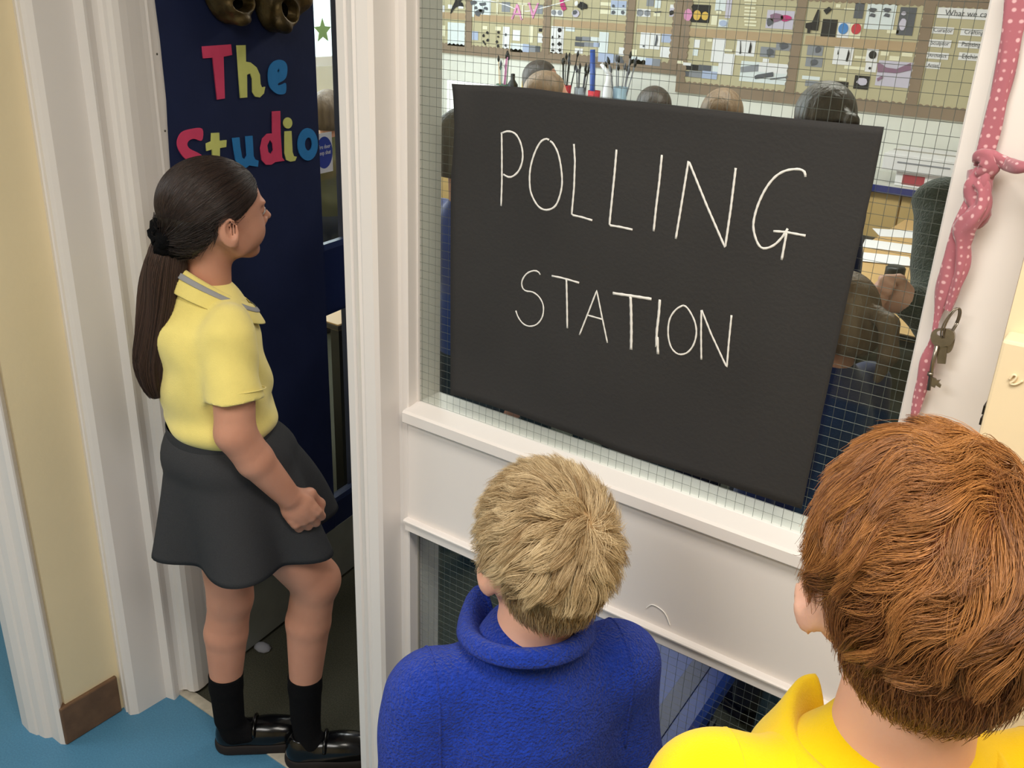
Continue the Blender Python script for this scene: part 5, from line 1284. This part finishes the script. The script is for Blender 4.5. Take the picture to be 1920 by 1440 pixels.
# camera-like black pot held near the hand: a small tub on the table edge
p = on_z(1676, 522, .72)
lathe('ink_pot', [(.034, 0), (.036, .01), (.036, .04), (.030, .048), (.004, .048)], M_black, None, 18, label='round black pot on the beech table next to the raised hand', cat='pot').location = (float(p[0]), float(p[1]), .72)
# under the tables
p = on_z(990, 835, 0.0)
o = box('waste_bin', -2.14, -1.88, 2.80, 3.00, 0, .30, mat('black_bin_plastic', '1C1B1D', .5), None, .01, label='black waste bin on the carpet seen below the left half of the sign', cat='bin')
box('bin_rim', -2.15, -1.87, 2.79, 3.01, .285, .30, M_black, o)
p = on_z(845, 650, 0.25)
o = box('storage_tub', float(p[0])-.30, float(p[0])+.02, float(p[1]), float(p[1])+.25, 0, .38, PAP['pale'], None, .015, label='pale tub on the carpet glimpsed left of the black sign', cat='tub')
o = lathe('crumpled_tissue', [(.004, 0), (.024, .001), (.028, .006), (.018, .013), (.004, .015)], PAP['grey'], None, 9, label='small pale crumpled tissue on the dark carpet behind the girl', cat='litter')
p = on_z(492, 1214, .005); o.location = (float(p[0]), float(p[1]), 0); o.scale = (1, .7, 1)
# white sheet on a stand, its bright glow added in the material
wbd = empty('standing_glow_sheet', (-2.55, 3.55, 0), label='white sheet with added glow standing behind the left edge of the black sign', cat='glowing sheet'); bpy.context.view_layer.update()
pl, pr_ = on_y(838, 150, 3.25), on_y(962, 161, 3.25)
o = rel(box('sheet', float(pl[0]), float(pr_[0]), 3.25, 3.262, .98, float(pl[2]), mat('chart_white_glow', 'F6F8FA', .6, emitw=1.1), None, .002), wbd)
for a in (float(pl[0])+.03, float(pr_[0])-.03): rel(box('stand_leg', a-.012, a+.012, 3.264, 3.29, 0, 1.2, M_black), wbd)
# blue storage box with a ribbed lid
M_lid = mat('blue_storage_plastic', '2646A6', .38, .4, var=.05, vscale=4); M_lid2 = mat('dark_blue_groove', '1A2C6C', .4)
bx = empty('storage_box', (-.72, 1.40, 0), math.radians(3), label='large blue plastic storage box with a ribbed lid behind the lower wired glass', cat='storage box'); 
def bb(name, x0, x1, y0, y1, z0, z1, m_, par, bev=0.0): return box(name, x0, x1, y0, y1, z0, z1, m_, par, bev)
bb('tub', -.20, .20, -.19, .17, 0, .345, M_lid2, bx, .02)
lid = bb('lid', -.225, .225, -.215, .195, .345, .385, M_lid, bx, .018)
for x in (-.15, .02): bb('lid_groove', x, x+.022, -.18, .16, .3845, .3858, M_lid2, lid)
bb('lid_panel', .135, .175, -.185, .165, .384, .3875, M_lid2, lid, .001)
bb('lid_handle', .14, .235, -.05, .05, .34, .36, M_black, bx)

# ------------------------------------------------------------------ pupils and the adult inside
M_navyj = mat('navy_school_jumper', '1C2A5C', .9, bump=.2, bscale=300, sheen=.3)
M_greenj = mat('dark_green_sweater', '2C3B36', .95, .1, var=.15, vscale=60, bump=.6, bscale=160, sheen=.4)
M_hd = mat('dark_brown_hair_plain', '2B2321', .45, .5, bump=.5, bscale=70, stretch=(1, 1, .15), col2='453830', vscale=40)
M_hm = mat('mid_brown_hair_plain', '6A5441', .5, .4, bump=.5, bscale=70, stretch=(1, 1, .15), col2='8A7259', vscale=40)
def pupil(px, py_, D, yaw, hairm, label, pony=False, top=M_navyj, s=.95, hyaw=None):
    h = at_depth(px, py_, D)
    e_, tp, hl_, Rp, H_, z_, P_, R_ = child((h[0], h[1]), yaw, h, hyaw if hyaw is not None else yaw, 0.0, s, top, label, M_skin, True, res=.0065)
    c, r = skull(hl_, Rp, s, .013); Fh = Field(c-.17, c+.17, .0055); r = r-.004
    Fh.ell(c, r, Rp, 0, planes=[((.05, 0, 0), (1, 0, -.5)), ((0, 0, -.04), (.35, 0, -1))]); Fh.ell(hl_+Rp@np.array([-.045, 0, -.02]), (.062, .070, .070), Rp, .01, planes=[((0, 0, -.05), (0, 0, -1))])
    if pony:
        a = hl_+Rp@np.array([-.105, 0, .03]); Fh.chain([a, a+Rp@np.array([-.035, 0, -.01]), a+Rp@np.array([-.050, 0, -.07]), a+Rp@np.array([-.035, 0, -.13])], [.018, .020, .020, .009], .01)
    field_obj(Fh, 'hair', hairm, e_)
    return e_
U = math.radians
pupil(1016, 152, 5.15, U(20), M_hd, 'dark-haired pupil in front of the yellow paint bottle, head glinting in daylight')
pupil(1026, 182, 4.05, U(60), M_hm, 'brown-haired pupil standing nearer, just above the top edge of the sign')
pupil(1222, 205, 4.5, U(150), M_hd, 'dark-haired pupil right of the teal cup on the worktop')
pupil(1353, 222, 3.5, U(100), M_hm, 'light brown haired pupil below the fruit picture board')
pupil(1540, 228, 2.62, U(140), M_hd, 'dark-haired pupil with a bobbed ponytail below the blue and red disc board', True)
pupil(880, 278, 2.55, U(75), mat('ash_brown_hair', '4B443D', .6, .3, bump=.6, bscale=70, stretch=(1, 1, .15), col2='6E665C', vscale=40), 'pupil in a blue jumper half hidden behind the left edge of the sign', False, mat('mid_blue_jumper', '25408E', .9, sheen=.3))
pupil(1572, 585, 2.02, U(150), M_hm, 'brown-haired pupil in a navy jumper beside the adult in the green sweater', True, s=.80)

ad = at_depth(1800, 700, 2.15)
AB = np.array([-.30, 2.42, 0.0])
adult = empty('person', tuple(AB), label='adult in a dark green sweater reaching out a ringed hand behind the wired glass', cat='person')
ai = (np.eye(3), -AB)
sh_l = at_depth(1768, 392, 2.28); elb = at_depth(1758, 600, 2.16); wri = at_depth(1705, 566, 2.10); fin = at_depth(1652, 545, 2.10)
hd_c = np.array([-.16, 2.33, 1.60])
F = Field(AB+np.array([-.45, -.45, .05]), AB+np.array([.45, .35, 1.78]), .006)
Ra = Rz(U(190)); add_head(F, hd_c, Ra@Ry(.35), 1.08)
F.cone(hd_c+np.array([.01, 0, -.04]), AB+np.array([.06, .02, 1.38]), .05, .06, .02)
F.ell(AB+np.array([.06, 0, 1.16]), (.10, .15, .26), Ra, .02); F.ell(AB+np.array([.06, 0, .95]), (.11, .15, .16), Ra, .02)
F.chain([sh_l, elb, wri], [.048, .040, .027], .01)
hdv = (fin-wri)/np.linalg.norm(fin-wri); upv = np.array([0, 0, 1.0])-hdv*hdv[2]; upv /= np.linalg.norm(upv); sdv = np.cross(hdv, upv)
F.ell(wri*.45+fin*.55, (.046, .022, .040), np.stack([hdv, sdv, upv], 1), .012)
for i in range(4):
    f0 = fin+upv*(.026-.017*i)-hdv*.012; F.chain([f0, f0+hdv*.022, f0+hdv*.026-sdv*.024, f0+hdv*.006-sdv*.036], [.0105, .010, .0095, .0085], .002)
F.chain([wri+upv*.022+hdv*.02, wri+upv*.040+hdv*.048-sdv*.012, fin+upv*.034-sdv*.024+hdv*.010], [.013, .0115, .010], .008)
rsh = AB+np.array([.10, .20, 1.30]); rel_ = AB+np.array([.02, .26, 1.04]); rwr = AB+np.array([-.20, .18, .98])
F.chain([rsh, rel_, rwr], [.048, .04, .027], .01); F.ell(rwr+np.array([-.05, -.02, 0]), (.045, .035, .02), None, .012)
for i in range(4): F.chain([rwr+np.array([-.08, -.045+.018*i, 0]), rwr+np.array([-.115, -.045+.018*i, -.006])], [.0095, .008], .004)
F.chain([rwr+np.array([-.04, -.04, 0]), rwr+np.array([-.075, -.075, 0])], [.011, .009], .006)
for q in (1, -1): F.chain([AB+Ra@np.array([-.06, q*.08, .90]), AB+Ra@np.array([-.02, q*.09, .48]), AB+Ra@np.array([-.04, q*.09, .07])], [.085, .055, .04], .02)
field_obj(F, 'body', M_skin2, adult, ai); eyes(hd_c-AB, Ra@Ry(.35), 1.08, adult)
pr = [fin+upv*.009+hdv*.006-AB+(upv*math.cos(t)+sdv*math.sin(t))*.0113 for t in np.linspace(0, 2*math.pi, 21)]
tube('ring', pr, .0016, mat('silver_ring', 'C9C9CC', .2, metal=1), adult, nseg=6)
F = Field(AB+np.array([-.5, -.5, .78]), AB+np.array([.45, .42, 1.50]), .006)
F.ell(AB+np.array([.05, 0, 1.19]), (.13, .19, .26), Ra, .02); F.ell(AB+np.array([.05, 0, .96]), (.145, .185, .18), Ra, .03)
F.cone(sh_l, rsh, .062, .062, .05); F.chain([sh_l, elb, wri*.82+elb*.18], [.066, .060, .042], .03); F.chain([rsh, rel_, rwr*.85+rel_*.15], [.066, .056, .04], .03)
F.wrinkle(.004, (12, 9, 24), 1); F.wrinkle(.003, (-30, 14, 36), 3); F.cutplane(AB+np.array([0, 0, .84]), (0, 0, -1))
field_obj(F, 'sweater', M_greenj, adult, ai)
c, r = skull(hd_c, Ra@Ry(.35), 1.08, .016); F = Field(c-.18, c+.18, .006); F.ell(c, r, Ra@Ry(.35), 0, planes=[((.05, 0, 0), (1, 0, -.5)), ((0, 0, -.06), (.2, 0, -1))]); field_obj(F, 'hair', M_hd, adult, ai)
F = Field(AB+np.array([-.3, -.3, .03]), AB+np.array([.3, .3, 1.0]), .007); F.ell(AB+np.array([.055, 0, .92]), (.12, .165, .10), Ra, .02)
for q in (1, -1): F.chain([AB+Ra@np.array([-.06, q*.08, .90]), AB+Ra@np.array([-.02, q*.09, .48]), AB+Ra@np.array([-.04, q*.09, .05])], [.10, .070, .055], .03)
F.cutplane(AB+np.array([0, 0, .045]), (0, 0, -1)); field_obj(F, 'trousers', mat('near_black_trousers', '17181D', .9), adult, ai)
for q in (1, -1): shoe(Ra@np.array([-.09, q*.09, 0]), U(190), adult, .25, False)

pupil(616, 212, 4.45, U(125), mat('grey_brown_hair', '57493D', .6, .3, bump=.6, bscale=70, stretch=(1, 1, .15), col2='7A6A5A', vscale=40), 'pupil seen through the upper pane of the navy door', False, mat('olive_cardigan', '5B5A3C', .9))
cabl = box('low_cupboard', -4.885, -4.50, 2.3, 4.85, 0.002, .86, mat('cream_cupboard_front', 'D8C08E', .6), None, .004, label='low cream cupboard under the classroom window seen through the navy door', cat='cupboard')
for i in range(4): box('cupboard_door', -4.50, -4.488, 2.32+i*.63, 2.93+i*.63, .08, .83, M_ply, cabl, .002)
pstar = on_x(605, 58, -4.55)
pts_ = [((.075 if i % 2 == 0 else .034)*math.sin(i*math.pi/5), (.075 if i % 2 == 0 else .034)*math.cos(i*math.pi/5)) for i in range(10)]
star = poly_plate('paper_star', pts_, [], .003, Matrix(((0, 0, 1, -4.55), (1, 0, 0, float(pstar[1])), (0, 1, 0, float(pstar[2])), (0, 0, 0, 1))), mat('green_card', '7E9A5E', .7), None, label='small green paper star hanging before the bright classroom window', cat='star')
tube('star_thread', [(-4.55, float(pstar[1]), float(pstar[2])+.07), (-4.55, float(pstar[1]), 2.61)], .001, PAP['white'], star, nseg=4)
# ------------------------------------------------------------------ comedy and tragedy masks above the lettering
M_bronze = mat('antique_bronze', '2A2418', 0.42, 0.5, metal=0.65, col2='6E5C38', vscale=22, bump=.35, bscale=45, detail=8)
M_shade = mat('shade_black', '0A0908', 0.9, 0.1)
def theatre_mask(ctr, chin, comedy, label):
    c = np.array([ctr[0], -0.0125, ctr[1]]); dn = np.array([chin[0]-ctr[0], 0, chin[1]-ctr[1]]); Ln = np.linalg.norm(dn); dn /= Ln
    up = -dn; rt = np.array([up[2], 0, -up[0]]); fw = np.array([0, -1.0, 0])      # out of the door
    RM = np.stack([rt, fw, up], 1)
    k = Ln/0.098
    L = lambda x, d, z: c+k*(x*rt+d*fw+z*up)
    F = Field(c-.15, c+.15, .0028)
    e = lambda p, r, kk=.012, mode='add', RR=None: F.ell(L(*p), np.array(r)*k, RM if RR is None else RM@RR, kk, mode)
    wx = 1.14 if comedy else 1.0
    e((0, 0, .0), (.068*wx, .046, .098)); e((0, .005, .045), (.070*wx, .042, .055), .03)
    e((0, .034, -.086), (.022, .018, .014), .02)
    for q in (1, -1):
        e((q*.036, .030, -.012), (.024, .020, .022), .02)
        e((q*.030, .042, .042 if comedy else .040), (.026, .008, .007), .01, 'add', Ry(q*(.35 if comedy else -.45)))
        e((q*.030, .046, .020), (.017, .030, .0085 if comedy else .010), .004, 'sub', Ry(q*(.25 if comedy else -.35)))
    F.cone(L(0, .040, .030), L(0, .060, -.012), .008*k, .012*k, .012)
    for q in (1, -1): e((q*.012, .052, -.015), (.009, .009, .007), .006)
    if comedy:
        e((0, .034, -.056), (.042, .018, .026), .008); e((0, .052, -.053), (.033, .036, .017), .004, 'sub'); e((0, .044, -.036), (.034, .016, .010), .006)
    else:
        e((0, .032, -.058), (.034, .022, .029), .008); e((0, .054, -.056), (.026, .038, .020), .004, 'sub')
    F.cutplane((0, -0.0105, 0), (0, 1, 0))
    V, Q = F.mesh(); V = V@np.array(Md.to_3x3()).T+np.array(Md.translation)
    o = mesh_obj('theatre_mask', V, Q, M_bronze, None, smooth=True, label=label, cat='mask', group='bronze theatre masks on the navy door')
    # black balls in the mouth and eyes, standing in for the shade inside
    for p, r in (((0, .015, -.054), .026), ((.030, .014, .020), .016), ((-.030, .014, .020), .016)):
        q = L(*p); bm = bmesh.new(); bmesh.ops.create_uvsphere(bm, u_segments=12, v_segments=8, radius=r*k)
        h = bm_obj('shade_ball', bm, M_shade, o, smooth=True); h.matrix_parent_inverse = Matrix.Identity(4)
        h.data.transform(Matrix.Diagonal((1, .5, 1, 1))); h.data.transform(Matrix.Translation(Vector(q))); h.data.transform(Md)
    return o
theatre_mask(tuple(on_door(432, -44, .025)), tuple(on_door(452, 47, .040)), True, 'dark bronze smiling theatre mask on the navy door above the capital T')
theatre_mask(tuple(on_door(533, -34, .025)), tuple(on_door(519, 58, .040)), False, 'dark bronze frowning theatre mask with an open mouth above the lime letter h')
